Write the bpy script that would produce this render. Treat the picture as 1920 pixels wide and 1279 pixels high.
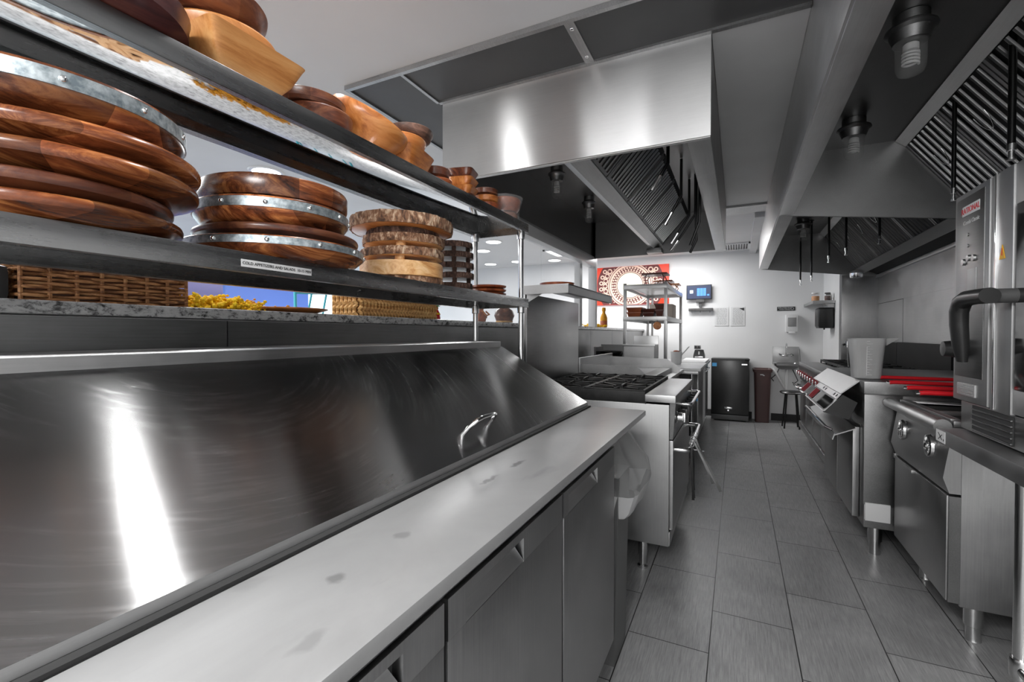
import bpy, bmesh, math, random
from mathutils import Vector, Matrix
PI = math.pi
random.seed(7)
for o in list(bpy.data.objects): bpy.data.objects.remove(o)
scn = bpy.context.scene
COL = scn.collection

# ------------------------------------------------------------------ camera
F_PX = 862.0
CAM_H = 1.23
cd = bpy.data.cameras.new('camera'); cam = bpy.data.objects.new('camera', cd); COL.objects.link(cam)
cd.sensor_width = 36.0; cd.lens = F_PX * 36.0 / 1920.0; cd.clip_start = 0.02
cam.location = (0, 0, CAM_H)
cam.rotation_euler = (PI/2 - math.atan(13.5/F_PX), 0, math.atan(422/F_PX))
scn.camera = cam

# ------------------------------------------------------------------ world, exposure
w = bpy.data.worlds.new('world'); scn.world = w; w.use_nodes = True
w.node_tree.nodes['Background'].inputs[0].default_value = (1, 1, 1, 1)
w.node_tree.nodes['Background'].inputs[1].default_value = 1.1
scn.view_settings.view_transform = 'Standard'
scn.view_settings.look = 'None'
scn.view_settings.gamma = 1.0
scn.view_settings.use_curve_mapping = False
scn.view_settings.exposure = 0.5

# ------------------------------------------------------------------ area lights of the rooms (ceiling fittings and added fill)
def area(name, loc, sx, sy, power, rot=(0, 0, 0), spread=None):
    l = bpy.data.lights.new(name, 'AREA'); l.shape = 'RECTANGLE'; l.size = sx; l.size_y = sy; l.energy = power
    if spread: l.spread = spread
    o = bpy.data.objects.new(name, l); COL.objects.link(o); o.location = loc; o.rotation_euler = rot
    return o
area('area_light', (-1.44, 0.95, 2.415), 0.13, 0.2, 5)
area('area_light', (-0.72, 0.97, 2.415), 0.42, 0.07, 3.5)
area('area_light', (-0.45, -1.1, 2.415), 1.1, 0.55, 48)
area('area_light', (0.05, -2.0, 2.415), 1.1, 0.55, 30)
area('area_light', (-2.0, 6.45, 2.415), 1.0, 0.5, 12)
area('area_light', (-0.85, 6.72, 2.415), 1.0, 0.3, 17)  # added fill hidden by the left hood, lifts far aisle and back wall
area('area_light', (-3.6, 1.2, 2.42), 1.6, 1.6, 60)  # wide fill added to brighten the dining room, no fitting there
area('area_light', (-3.6, 4.8, 2.42), 1.6, 1.6, 85)  # second added dining fill, likewise without a fitting

# ------------------------------------------------------------------ mesh builder
class MB:
    def __init__(s): s.bm = bmesh.new()
    def _f(s, vs, mi=0):
        try:
            f = s.bm.faces.new(vs); f.material_index = mi; return f
        except ValueError: return None
    def box(s, x0, x1, y0, y1, z0, z1, bev=0.0, mi=0):
        if x0 > x1: x0, x1 = x1, x0
        if y0 > y1: y0, y1 = y1, y0
        if z0 > z1: z0, z1 = z1, z0
        v = [s.bm.verts.new((x, y, z)) for x in (x0, x1) for y in (y0, y1) for z in (z0, z1)]
        fs = [s._f([v[i] for i in q], mi) for q in ((0,1,3,2),(4,6,7,5),(0,4,5,1),(2,3,7,6),(0,2,6,4),(1,5,7,3))]
        if bev > 0:
            es = list({e for f in fs for e in f.edges})
            r = bmesh.ops.bevel(s.bm, geom=es, offset=bev, segments=2, profile=0.6, affect='EDGES', clamp_overlap=True)
            for f in r['faces']: f.material_index = mi
        return s
    def obox(s, p0, p1, wv, hv, mi=0):
        p0, p1, wv, hv = map(Vector, (p0, p1, wv, hv))
        v = [s.bm.verts.new(p + a*wv*0.5 + b*hv*0.5) for p in (p0, p1) for a in (-1, 1) for b in (-1, 1)]
        for q in ((0,1,3,2),(4,6,7,5),(0,4,5,1),(2,3,7,6),(0,2,6,4),(1,5,7,3)): s._f([v[i] for i in q], mi)
        return s
    def loft(s, rings, c0=True, c1=True, mi=0, closed=True):
        R = [[s.bm.verts.new(p) for p in r] for r in rings]
        n = len(R[0])
        for a, b in zip(R, R[1:]):
            for i in range(n if closed else n-1):
                j = (i+1) % n
                s._f([a[i], a[j], b[j], b[i]], mi)
        if c0: s._f(R[0][::-1], mi)
        if c1: s._f(R[-1], mi)
        return s
    def lathe(s, prof, c=(0,0,0), seg=40, mi=0, axis='z', c0=True, c1=True, wob=None):
        rings = []
        for (r, z) in prof:
            ring = []
            for i in range(seg):
                a = 2*PI*i/seg; rr = r*(wob(a, z) if wob else 1)
                x, y = rr*math.cos(a), rr*math.sin(a)
                p = (x, y, z) if axis == 'z' else ((z, x, y) if axis == 'x' else (y, z, x))
                ring.append((c[0]+p[0], c[1]+p[1], c[2]+p[2]))
            rings.append(ring)
        return s.loft(rings, c0, c1, mi)
    def cyl(s, p0, p1, r, seg=16, r1=None, mi=0):
        return s.tube([p0, p1], r, seg, r_end=r1, mi=mi)
    def tube(s, pts, r, seg=10, closed=False, r_end=None, mi=0):
        pts = [Vector(p) for p in pts]; n = len(pts); rings = []
        t0 = (pts[1]-pts[0]).normalized()
        u = t0.orthogonal().normalized()
        for i, p in enumerate(pts):
            if closed: t = (pts[(i+1) % n]-pts[i-1])
            else: t = pts[min(i+1, n-1)]-pts[max(i-1, 0)]
            if t.length < 1e-9: t = t0
            t.normalize()
            u = (u - t*u.dot(t))
            if u.length < 1e-6: u = t.orthogonal()
            u.normalize(); v = t.cross(u)
            rr = r if r_end is None else r + (r_end-r)*i/(n-1)
            rings.append([p + (u*math.cos(2*PI*k/seg)+v*math.sin(2*PI*k/seg))*rr for k in range(seg)])
        if closed:
            rings.append(rings[0]); return s.loft(rings, False, False, mi)
        return s.loft(rings, True, True, mi)
    def prism(s, poly, axis, a0, a1, mi=0):
        # poly in the two remaining axes, in order x<y<z
        def P(p, a):
            return {'x': (a, p[0], p[1]), 'y': (p[0], a, p[1]), 'z': (p[0], p[1], a)}[axis]
        return s.loft([[P(p, a0) for p in poly], [P(p, a1) for p in poly]], mi=mi)
    def sphere(s, c, r, sc=(1,1,1), u=16, v=10, mi=0):
        prof = [(max(1e-4, r*math.sin(PI*k/v)), -r*math.cos(PI*k/v)) for k in range(v+1)]
        rings = [[(c[0]+q*math.cos(2*PI*i/u)*sc[0], c[1]+q*math.sin(2*PI*i/u)*sc[1], c[2]+z*sc[2]) for i in range(u)] for q, z in prof]
        return s.loft(rings, mi=mi)
    def quad(s, a, b, c, d, mi=0):
        s._f([s.bm.verts.new(p) for p in (a, b, c, d)], mi); return s
    def slab(s, a, b, c, d, th, mi=0):
        # quad a,b,c,d given thickness along its normal
        a, b, c, d = map(Vector, (a, b, c, d)); n = (b-a).cross(d-a).normalized()*th
        return s.loft([[a, b, c, d], [a+n, b+n, c+n, d+n]], mi=mi)

def wloc(o):
    v = Vector((0, 0, 0))
    while o is not None:
        v = v + Vector(o.location); o = o.parent
    return v
def obj(name, mb, mats, parent=None, loc=None, smooth=35, label=None):
    bm = mb.bm
    bmesh.ops.remove_doubles(bm, verts=bm.verts, dist=1e-6)
    bmesh.ops.recalc_face_normals(bm, faces=bm.faces)
    base = wloc(parent) if parent else Vector(loc or (0, 0, 0))
    bmesh.ops.translate(bm, verts=bm.verts, vec=-base)
    me = bpy.data.meshes.new(name); bm.to_mesh(me); bm.free()
    for m in (mats if isinstance(mats, (list, tuple)) else [mats]): me.materials.append(m)
    if smooth:
        for p in me.polygons: p.use_smooth = True
        me.set_sharp_from_angle(angle=math.radians(smooth))
    o = bpy.data.objects.new(name, me); COL.objects.link(o)
    if parent: o.parent = parent
    else: o.location = base
    if label: o['label'] = label
    return o
def thing(name, label, cat, loc=(0, 0, 0), group=None):
    o = bpy.data.objects.new(name, None); COL.objects.link(o); o.location = loc; o.empty_display_size = 0.05
    o['label'] = label; o['category'] = cat
    if group: o['group'] = group
    return o
def tag(o, label, cat, group=None, kind=None):
    o['label'] = label; o['category'] = cat
    if group: o['group'] = group
    if kind: o['kind'] = kind
    return o
def struct(name, mb, mats, parent=None, smooth=35):
    o = obj(name, mb, mats, parent, smooth=smooth)
    if not parent: o['kind'] = 'structure'
    return o
def dup(root, loc, label=None, rz=None, group=None):
    r = root.copy(); COL.objects.link(r); r.location = loc
    if rz is not None: r.rotation_euler = (0, 0, rz)
    if label: r['label'] = label
    if group: r['group'] = group
    for ch in list(root.children):
        c = ch.copy(); COL.objects.link(c); c.parent = r
        for g in list(ch.children):
            d = g.copy(); COL.objects.link(d); d.parent = c
    return r
ROT = {'+x': Matrix(((0,0,1),(1,0,0),(0,1,0))), '-x': Matrix(((0,0,-1),(-1,0,0),(0,1,0))), '-y': Matrix(((1,0,0),(0,0,-1),(0,1,0)))}
def text(body, size, mat, parent, at, face, name='lettering', align='CENTER', wide=1.0):
    cu = bpy.data.curves.new('text', 'FONT'); cu.body = body; cu.size = size; cu.extrude = 0.0004
    cu.align_x = align; cu.align_y = 'CENTER'; cu.resolution_u = 3
    o = bpy.data.objects.new('text', cu); COL.objects.link(o)
    dg = bpy.context.evaluated_depsgraph_get()
    me = bpy.data.meshes.new_from_object(o.evaluated_get(dg))
    bpy.data.objects.remove(o)
    me.transform(Matrix.Diagonal((wide, 1, 1, 1)))
    me.transform(Matrix.Translation(Vector(at)-wloc(parent)) @ ROT[face].to_4x4())
    me.materials.clear(); me.materials.append(mat)
    t = bpy.data.objects.new(name, me); COL.objects.link(t); t.parent = parent
    return t

# ------------------------------------------------------------------ materials
def newmat(name):
    m = bpy.data.materials.new(name); m.use_nodes = True
    nt = m.node_tree; b = nt.nodes['Principled BSDF']; return m, nt, b
def N(nt, t, **k):
    n = nt.nodes.new(t)
    for a, v in k.items(): setattr(n, a, v)
    return n
def g3(v): return (v, v, v, 1) if not isinstance(v, tuple) else (v[0], v[1], v[2], 1)
def coords(nt, scale=(1, 1, 1), kind='Object', rot=(0, 0, 0)):
    tc = N(nt, 'ShaderNodeTexCoord'); mp = N(nt, 'ShaderNodeMapping')
    mp.inputs['Scale'].default_value = scale; mp.inputs['Rotation'].default_value = rot
    nt.links.new(tc.outputs[kind], mp.inputs[0]); return mp.outputs[0]
def noise(nt, vec, scale, detail=4, rough=0.5, dist=0.0):
    n = N(nt, 'ShaderNodeTexNoise'); n.inputs['Scale'].default_value = scale; n.inputs['Detail'].default_value = detail
    n.inputs['Roughness'].default_value = rough; n.inputs['Distortion'].default_value = dist
    nt.links.new(vec, n.inputs['Vector']); return n.outputs['Fac']
def ramp(nt, fac, stops):
    r = N(nt, 'ShaderNodeValToRGB'); e = r.color_ramp.elements
    while len(e) < len(stops): e.new(0.5)
    for el, (p, c) in zip(e, stops): el.position = p; el.color = g3(c)
    nt.links.new(fac, r.inputs[0]); return r.outputs[0]
def bump(nt, b, h, strength=0.2, dist=0.002):
    n = N(nt, 'ShaderNodeBump'); n.inputs['Strength'].default_value = strength; n.inputs['Distance'].default_value = dist
    nt.links.new(h, n.inputs['Height']); nt.links.new(n.outputs[0], b.inputs['Normal'])
def plain(name, col, rough=0.5, metal=0.0, spec=0.5, vary=0.0, vs=8):
    m, nt, b = newmat(name)
    b.inputs['Base Color'].default_value = g3(col); b.inputs['Roughness'].default_value = rough
    b.inputs['Metallic'].default_value = metal; b.inputs['Specular IOR Level'].default_value = spec
    if vary:
        c = g3(col)
        f = noise(nt, coords(nt), vs, 5)
        nt.links.new(ramp(nt, f, [(0.3, tuple(max(0, x*(1-vary)) for x in c[:3])), (0.7, tuple(min(1, x*(1+vary)) for x in c[:3]))]), b.inputs['Base Color'])
    return m
def steel(name, col, r0, r1, along='y', aniso=0.0, blotch=0.25, brush=0.06, bscale=6):
    m, nt, b = newmat(name)
    b.inputs['Metallic'].default_value = 1.0
    st = {'y': (40, 1.2, 40), 'x': (1.2, 40, 40), 'z': (40, 40, 1.2)}[along]
    fine = noise(nt, coords(nt, st, 'Object'), 5, 4, 0.6)
    big = noise(nt, coords(nt), bscale, 6, 0.62, 0.4)
    mix = N(nt, 'ShaderNodeMath', operation='ADD'); mul = N(nt, 'ShaderNodeMath', operation='MULTIPLY'); mul.inputs[1].default_value = 0.45
    nt.links.new(fine, mul.inputs[0]); nt.links.new(mul.outputs[0], mix.inputs[0])
    mul2 = N(nt, 'ShaderNodeMath', operation='MULTIPLY'); mul2.inputs[1].default_value = 0.55
    nt.links.new(big, mul2.inputs[0]); nt.links.new(mul2.outputs[0], mix.inputs[1])
    nt.links.new(ramp(nt, mix.outputs[0], [(0.34, col*(1-blotch)), (0.66, min(1, col*(1+blotch)))]), b.inputs['Base Color'])
    nt.links.new(ramp(nt, mix.outputs[0], [(0.36, r0), (0.64, r1)]), b.inputs['Roughness'])
    if aniso:
        b.inputs['Anisotropic'].default_value = aniso
        cx = N(nt, 'ShaderNodeCombineXYZ'); acr = {'x': 'z', 'y': 'x', 'z': 'x'}[along]
        for i, a in enumerate('xyz'): cx.inputs[i].default_value = 1.0 if a == acr else 0.0
        nt.links.new(cx.outputs[0], b.inputs['Tangent'])
    bump(nt, b, fine, brush, 0.0006)
    return m

M = {}
M['steel'] = steel('brushed_steel', 0.46, 0.28, 0.40, blotch=0.12)
M['steel_z'] = steel('steel_vertical_grain', 0.46, 0.28, 0.40, 'z', blotch=0.12)
M['steel_side'] = steel('steel_light_side', 0.36, 0.36, 0.52, 'z', blotch=0.12)
M['steel_bright'] = steel('steel_bright', 0.48, 0.36, 0.48, blotch=0.1)
M['oven'] = steel('steel_oven', 0.42, 0.44, 0.52, 'z', blotch=0.08)
M['filter_slat'] = plain('filter_slat', 0.62, 0.28, 1.0)
M['filter_greasy'] = plain('filter_slat_greasy', 0.10, 0.4, 0.8)
M['black_panel'] = plain('black_splash_panel', 0.012, 0.6, 0.0, spec=0.15, vary=0.3, vs=5)
M['steel_dark'] = steel('steel_dark', 0.24, 0.28, 0.42, blotch=0.16)
M['steel_door'] = steel('steel_door', 0.38, 0.30, 0.44, 'z', blotch=0.15)
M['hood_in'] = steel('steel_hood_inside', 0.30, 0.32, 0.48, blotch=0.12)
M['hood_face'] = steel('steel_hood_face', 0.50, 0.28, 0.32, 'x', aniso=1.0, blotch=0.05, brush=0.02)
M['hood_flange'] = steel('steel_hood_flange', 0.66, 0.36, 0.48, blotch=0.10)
M['mirror'] = steel('steel_mirror_shelf', 0.62, 0.03, 0.05, blotch=0.03, brush=0.0)
M['lip'] = steel('steel_shelf_lip', 0.22, 0.24, 0.32, blotch=0.08)
M['lip_low'] = steel('steel_lower_lip', 0.38, 0.24, 0.32, blotch=0.10)
M['chrome'] = plain('chrome', 0.8, 0.12, 1.0)
M['pipe'] = plain('pipe_steel', 0.62, 0.2, 1.0)
M['white'] = plain('white_paint', 0.74, 0.55, vary=0.03, vs=2)
M['ceiling'] = plain('ceiling_paint', 0.68, 0.6, vary=0.04, vs=2)
M['ceil_panel'] = plain('ceiling_panel', 0.66, 0.45, vary=0.06, vs=2)
M['dark_panel'] = plain('dark_ceiling_panel', 0.075, 0.5, 0.0, vary=0.12, vs=4)
M['trim_metal'] = steel('trim_metal', 0.42, 0.35, 0.5)
M['black'] = plain('black_iron', 0.014, 0.5, 0.0, spec=0.3, vary=0.4, vs=30)
M['black_plastic'] = plain('black_plastic', 0.02, 0.35)
M['grey_plastic'] = plain('grey_plastic', 0.10, 0.4)
M['rubber'] = plain('dark_rubber', 0.03, 0.7)
M['pipe_dark'] = plain('dark_pipe', 0.035, 0.3, 0.9)
M['red'] = plain('red_grip', (0.62, 0.012, 0.02), 0.3)
M['red_knob'] = plain('red_knob', (0.28, 0.02, 0.03), 0.3)
M['white_plastic'] = plain('white_plastic', 0.72, 0.35)
M['board_white'] = plain('white_cutting_board', 0.8, 0.4, vary=0.06)
M['brown_plastic'] = plain('brown_plastic', (0.088, 0.045, 0.042), 0.45)
M['paper'] = plain('paper', 0.66, 0.7)
M['ink'] = plain('ink', 0.03, 0.7)
M['ink_grey'] = plain('grey_ink', 0.35, 0.7)
M['clay'] = plain('clay_brown', (0.34, 0.085, 0.03), 0.4, vary=0.3)
M['clay_dark'] = plain('clay_dark', (0.10, 0.026, 0.016), 0.4, vary=0.3)
M['yellow'] = plain('yellow_flowers', (1.0, 0.56, 0.01), 0.8, vary=0.25, vs=60)
M['ochre'] = plain('ochre_flowers', (0.52, 0.24, 0.01), 0.8, vary=0.25, vs=60)
M['cloth'] = plain('beige_cloth', (0.62, 0.38, 0.2), 0.9, vary=0.1)
M['blue'] = plain('blue_panel', (0.10, 0.20, 0.62), 0.5)
M['lavender'] = plain('lavender_wall', (0.50, 0.44, 0.68), 0.6, vary=0.05, vs=1)
M['teal'] = plain('teal_metal', (0.03, 0.30, 0.36), 0.4)
M['yellow_sign'] = plain('yellow_sign', (0.85, 0.45, 0.01), 0.5)
M['red_print'] = plain('red_print', (0.7, 0.02, 0.03), 0.5)
def emis(name, col, s):
    m, nt, b = newmat(name); b.inputs['Base Color'].default_value = g3(col)
    b.inputs['Emission Color'].default_value = g3(col); b.inputs['Emission Strength'].default_value = s; return m
M['lamp'] = emis('lamp_diffuser', 1.0, 9)
M['lamp_dim'] = emis('lamp_diffuser_dim', 1.0, 5)
M['lamp_soft'] = emis('lamp_diffuser_soft', 1.0, 3)
M['downlight'] = emis('downlight_lens', 1.0, 6)
M['screen_dark'] = emis('screen_dark', (0.03, 0.04, 0.08), 0.6)
M['screen_blue'] = emis('screen_blue', (0.08, 0.25, 0.85), 0.9)
M['screen_white'] = emis('screen_white', (0.7, 0.85, 0.95), 0.9)
M['window_glow'] = emis('daylight_window', (0.75, 0.93, 1.0), 1.4)
M['badge_blue'] = plain('badge_blue', (0.1, 0.42, 0.8), 0.4)
def glass(name, col=0.95, rough=0.03, mixv=0.8, tint=0.8):
    m, nt, b = newmat(name)
    t = N(nt, 'ShaderNodeBsdfTransparent'); t.inputs[0].default_value = g3(col)
    b.inputs['Base Color'].default_value = g3(tint); b.inputs['Roughness'].default_value = rough
    mx = N(nt, 'ShaderNodeMixShader'); mx.inputs[0].default_value = 1-mixv
    out = nt.nodes['Material Output']
    nt.links.new(t.outputs[0], mx.inputs[1]); nt.links.new(b.outputs[0], mx.inputs[2]); nt.links.new(mx.outputs[0], out.inputs[0])
    return m
M['glass'] = glass('clear_glass', 0.96, 0.02, 0.9)
M['film'] = glass('plastic_film', 0.95, 0.12, 0.85, 0.75)
M['bag'] = glass('plastic_bag', 0.92, 0.15, 0.82, 0.62)
M['bag_hem'] = glass('plastic_bag_hem', 0.9, 0.3, 0.42, 0.62)
M['frosted'] = glass('frosted_polycarbonate', 0.92, 0.3, 0.58, 0.72)

def wood(name, dark, mid, light, scale=1.0, rough=0.28, stave=0.0):
    m, nt, b = newmat(name)
    oi = N(nt, 'ShaderNodeObjectInfo')
    tc = N(nt, 'ShaderNodeTexCoord'); add = N(nt, 'ShaderNodeVectorMath', operation='ADD')
    sc = N(nt, 'ShaderNodeVectorMath', operation='SCALE'); sc.inputs[3].default_value = 7.0
    cx = N(nt, 'ShaderNodeCombineXYZ')
    for i in range(3): nt.links.new(oi.outputs['Random'], cx.inputs[i])
    nt.links.new(cx.outputs[0], sc.inputs[0]); nt.links.new(tc.outputs['Object'], add.inputs[0]); nt.links.new(sc.outputs[0], add.inputs[1])
    mp = N(nt, 'ShaderNodeMapping'); mp.inputs['Scale'].default_value = (12*scale, 1.6*scale, 14*scale); mp.inputs['Rotation'].default_value = (0, 0, 0.35)
    nt.links.new(add.outputs[0], mp.inputs[0])
    f = noise(nt, mp.outputs[0], 1.6, 9, 0.68, 1.6)
    c = ramp(nt, f, [(0.36, dark), (0.50, mid), (0.64, light)])
    if stave:
        mp2 = N(nt, 'ShaderNodeMapping'); mp2.inputs['Scale'].default_value = (1, 1, 0.01)
        nt.links.new(add.outputs[0], mp2.inputs[0])
        vo = N(nt, 'ShaderNodeTexVoronoi'); vo.inputs['Scale'].default_value = 7.0; nt.links.new(mp2.outputs[0], vo.inputs['Vector'])
        rp = N(nt, 'ShaderNodeSeparateColor'); nt.links.new(vo.outputs['Color'], rp.inputs[0])
        mr = N(nt, 'ShaderNodeMapRange'); mr.inputs[3].default_value = 1-stave; mr.inputs[4].default_value = 1+stave*0.7
        nt.links.new(rp.outputs[0], mr.inputs[0])
        vm = N(nt, 'ShaderNodeVectorMath', operation='SCALE'); nt.links.new(c, vm.inputs[0]); nt.links.new(mr.outputs[0], vm.inputs[3])
        c = vm.outputs[0]
    nt.links.new(c, b.inputs['Base Color']); b.inputs['Roughness'].default_value = rough
    bump(nt, b, f, 0.15, 0.001)
    return m
M['acacia'] = wood('acacia_wood', (0.05, 0.014, 0.006), (0.20, 0.055, 0.018), (0.50, 0.19, 0.06), stave=0.6, rough=0.24)
M['walnut'] = wood('walnut_wood', (0.035, 0.012, 0.008), (0.11, 0.034, 0.018), (0.2, 0.075, 0.035), stave=0.4)
M['orange_wood'] = wood('orange_wood', (0.30, 0.085, 0.02), (0.52, 0.18, 0.045), (0.66, 0.28, 0.09), scale=0.6)
M['honey_wood'] = wood('honey_wood', (0.46, 0.17, 0.045), (0.66, 0.30, 0.10), (0.75, 0.40, 0.16), scale=0.5)
M['red_wood'] = wood('reddish_wood', (0.10, 0.022, 0.008), (0.27, 0.062, 0.02), (0.42, 0.12, 0.04), scale=0.8)
M['plum_wood'] = wood('plum_wood', (0.04, 0.012, 0.014), (0.085, 0.025, 0.024), (0.15, 0.05, 0.035), scale=0.7)
M['pale_wood'] = wood('pale_wood', (0.50, 0.22, 0.07), (0.70, 0.40, 0.17), (0.82, 0.55, 0.30), scale=1.2, rough=0.5)
M['smoked_wood'] = wood('smoked_wood', (0.03, 0.018, 0.014), (0.10, 0.055, 0.04), (0.2, 0.11, 0.08), stave=0.5, rough=0.4)
def mk_bark(name, a, b_, c):
    m, nt, b = newmat(name)
    f = noise(nt, coords(nt, (1, 1, 0.5)), 55, 6, 0.65, 0.6)
    nt.links.new(ramp(nt, f, [(0.36, a), (0.5, b_), (0.64, c)]), b.inputs['Base Color'])
    b.inputs['Roughness'].default_value = 0.85; bump(nt, b, f, 0.9, 0.006); return m
M['bark'] = mk_bark('pale_bark', (0.06, 0.028, 0.016), (0.26, 0.13, 0.07), (0.62, 0.46, 0.32))
M['bark_dark'] = mk_bark('dark_bark', (0.02, 0.01, 0.007), (0.075, 0.038, 0.026), (0.2, 0.12, 0.09))
M['wicker'] = wood('wicker_cane', (0.12, 0.045, 0.015), (0.32, 0.14, 0.05), (0.55, 0.30, 0.13), scale=3, rough=0.6)
M['seagrass'] = wood('seagrass', (0.40, 0.19, 0.06), (0.62, 0.36, 0.13), (0.75, 0.5, 0.22), scale=3, rough=0.7)
m, nt, b = newmat('galvanised_band')
f = noise(nt, coords(nt), 70, 3, 0.6); v = N(nt, 'ShaderNodeTexVoronoi'); v.inputs['Scale'].default_value = 60; nt.links.new(coords(nt), v.inputs['Vector'])
nt.links.new(ramp(nt, f, [(0.35, (0.24, 0.29, 0.32)), (0.65, (0.62, 0.68, 0.7))]), b.inputs['Base Color']); b.inputs['Metallic'].default_value = 0.8; b.inputs['Roughness'].default_value = 0.42
M['galv'] = m

# marble work board
m, nt, b = newmat('marble_board')
f = noise(nt, coords(nt, (1.0, 0.6, 1)), 5, 7, 0.6, 0.8); f2 = noise(nt, coords(nt, (6, 1.4, 1)), 3.0, 3, 0.5, 0.5)
c1 = ramp(nt, f, [(0.3, 0.24), (0.7, 0.30)])
c2 = ramp(nt, f2, [(0.24, 0.55), (0.34, 1.0)])
mx = N(nt, 'ShaderNodeMix', data_type='RGBA', blend_type='MULTIPLY'); mx.inputs[0].default_value = 0.5
nt.links.new(c1, mx.inputs[6]); nt.links.new(c2, mx.inputs[7])
prev = mx.outputs[2]; gp = N(nt, 'ShaderNodeNewGeometry'); wob_ = N(nt, 'ShaderNodeVectorMath', operation='MULTIPLY_ADD')
nz = N(nt, 'ShaderNodeTexNoise'); nz.inputs['Scale'].default_value = 40; nt.links.new(gp.outputs['Position'], nz.inputs['Vector'])
nt.links.new(nz.outputs['Color'], wob_.inputs[0]); wob_.inputs[1].default_value = (0.02, 0.02, 0); nt.links.new(gp.outputs['Position'], wob_.inputs[2])
for (px_, py_, sx_, sy_, dk) in ((-0.489, 1.06, 0.010, 0.045, 0.35), (-0.491, 0.917, 0.007, 0.045, 0.35), (-0.474, 0.458, 0.014, 0.018, 0.62), (-0.481, 0.604, 0.014, 0.018, 0.72), (-0.40, 0.35, 0.012, 0.03, 0.8)):
    m4 = N(nt, 'ShaderNodeMapping', vector_type='TEXTURE'); m4.inputs['Location'].default_value = (px_, py_, 0); m4.inputs['Scale'].default_value = (sx_, sy_, 1000)
    nt.links.new(wob_.outputs[0], m4.inputs[0]); le = N(nt, 'ShaderNodeVectorMath', operation='LENGTH'); nt.links.new(m4.outputs[0], le.inputs[0])
    st_c = ramp(nt, le.outputs['Value'], [(0.5, dk), (1.0, 1.0)])
    m5 = N(nt, 'ShaderNodeMix', data_type='RGBA', blend_type='MULTIPLY'); m5.inputs[0].default_value = 1.0
    nt.links.new(prev, m5.inputs[6]); nt.links.new(st_c, m5.inputs[7]); prev = m5.outputs[2]
nt.links.new(prev, b.inputs['Base Color'])
b.inputs['Roughness'].default_value = 0.32
M['marble'] = m
# granite
m, nt, b = newmat('granite')
f = noise(nt, coords(nt, (1, 0.6, 1)), 60, 8, 0.75, 0.3)
nt.links.new(ramp(nt, f, [(0.38, 0.03), (0.44, 0.2), (0.5, 0.42), (0.7, 0.55)]), b.inputs['Base Color']); b.inputs['Roughness'].default_value = 0.2
M['granite'] = m
# floor: 12x24 inch porcelain with linear grain
m, nt, b = newmat('floor_tile')
tc = N(nt, 'ShaderNodeTexCoord'); sep = N(nt, 'ShaderNodeSeparateXYZ'); cmb = N(nt, 'ShaderNodeCombineXYZ')
nt.links.new(tc.outputs['Object'], sep.inputs[0])
ay = N(nt, 'ShaderNodeMath', operation='ADD'); ay.inputs[1].default_value = -1.905 + 0.61*8
ax = N(nt, 'ShaderNodeMath', operation='ADD'); ax.inputs[1].default_value = 0.09 + 0.307*26
nt.links.new(sep.outputs[1], ay.inputs[0]); nt.links.new(sep.outputs[0], ax.inputs[0])
nt.links.new(ay.outputs[0], cmb.inputs[0]); nt.links.new(ax.outputs[0], cmb.inputs[1])
br = N(nt, 'ShaderNodeTexBrick'); br.offset = 0.5; br.offset_frequency = 2
br.inputs['Scale'].default_value = 1.0; br.inputs['Mortar Size'].default_value = 0.0022; br.inputs['Mortar Smooth'].default_value = 0.1
br.inputs['Brick Width'].default_value = 0.61; br.inputs['Row Height'].default_value = 0.307; br.inputs['Bias'].default_value = 0.0
br.inputs['Color1'].default_value = g3(0.37); br.inputs['Color2'].default_value = g3(0.43); br.inputs['Mortar'].default_value = g3(0.02)
nt.links.new(cmb.outputs[0], br.inputs['Vector'])
f = noise(nt, coords(nt, (60, 3.0, 1)), 3, 5, 0.7); f2 = noise(nt, coords(nt), 1.6, 5, 0.6, 0.6)
c = ramp(nt, f, [(0.34, 0.62), (0.66, 1.0)]); c2 = ramp(nt, f2, [(0.3, 0.75), (0.7, 1.2)])
mx = N(nt, 'ShaderNodeMix', data_type='RGBA', blend_type='MULTIPLY'); mx.inputs[0].default_value = 1.0
nt.links.new(br.outputs['Color'], mx.inputs[6]); nt.links.new(c, mx.inputs[7])
mx2 = N(nt, 'ShaderNodeMix', data_type='RGBA', blend_type='MULTIPLY'); mx2.inputs[0].default_value = 1.0
nt.links.new(mx.outputs[2], mx2.inputs[6]); nt.links.new(c2, mx2.inputs[7])
nt.links.new(mx2.outputs[2], b.inputs['Base Color']); nt.links.new(ramp(nt, f2, [(0.3, 0.28), (0.7, 0.42)]), b.inputs['Roughness'])
M['floor'] = m
# prep lid: fine brushing along y, arc shaped wiping marks
m, nt, b = newmat('steel_prep_lid')
b.inputs['Metallic'].default_value = 1.0
tc = N(nt, 'ShaderNodeTexCoord'); sp_ = N(nt, 'ShaderNodeSeparateXYZ'); mp = N(nt, 'ShaderNodeMapping'); mp.inputs['Location'].default_value = (0.35, 0.0, 0); mp.inputs['Scale'].default_value = (1.15, 1, 0)
nt.links.new(tc.outputs['Object'], mp.inputs[0]); nt.links.new(mp.outputs[0], sp_.inputs[0])
ln = N(nt, 'ShaderNodeVectorMath', operation='LENGTH'); nt.links.new(mp.outputs[0], ln.inputs[0])
at2 = N(nt, 'ShaderNodeMath', operation='ARCTAN2'); nt.links.new(sp_.outputs[0], at2.inputs[0]); nt.links.new(sp_.outputs[1], at2.inputs[1])
cb_ = N(nt, 'ShaderNodeCombineXYZ'); nt.links.new(ln.outputs['Value'], cb_.inputs[0]); nt.links.new(at2.outputs[0], cb_.inputs[1])
mp2 = N(nt, 'ShaderNodeMapping'); mp2.inputs['Scale'].default_value = (60, 2.6, 1); nt.links.new(cb_.outputs[0], mp2.inputs[0])
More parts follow.
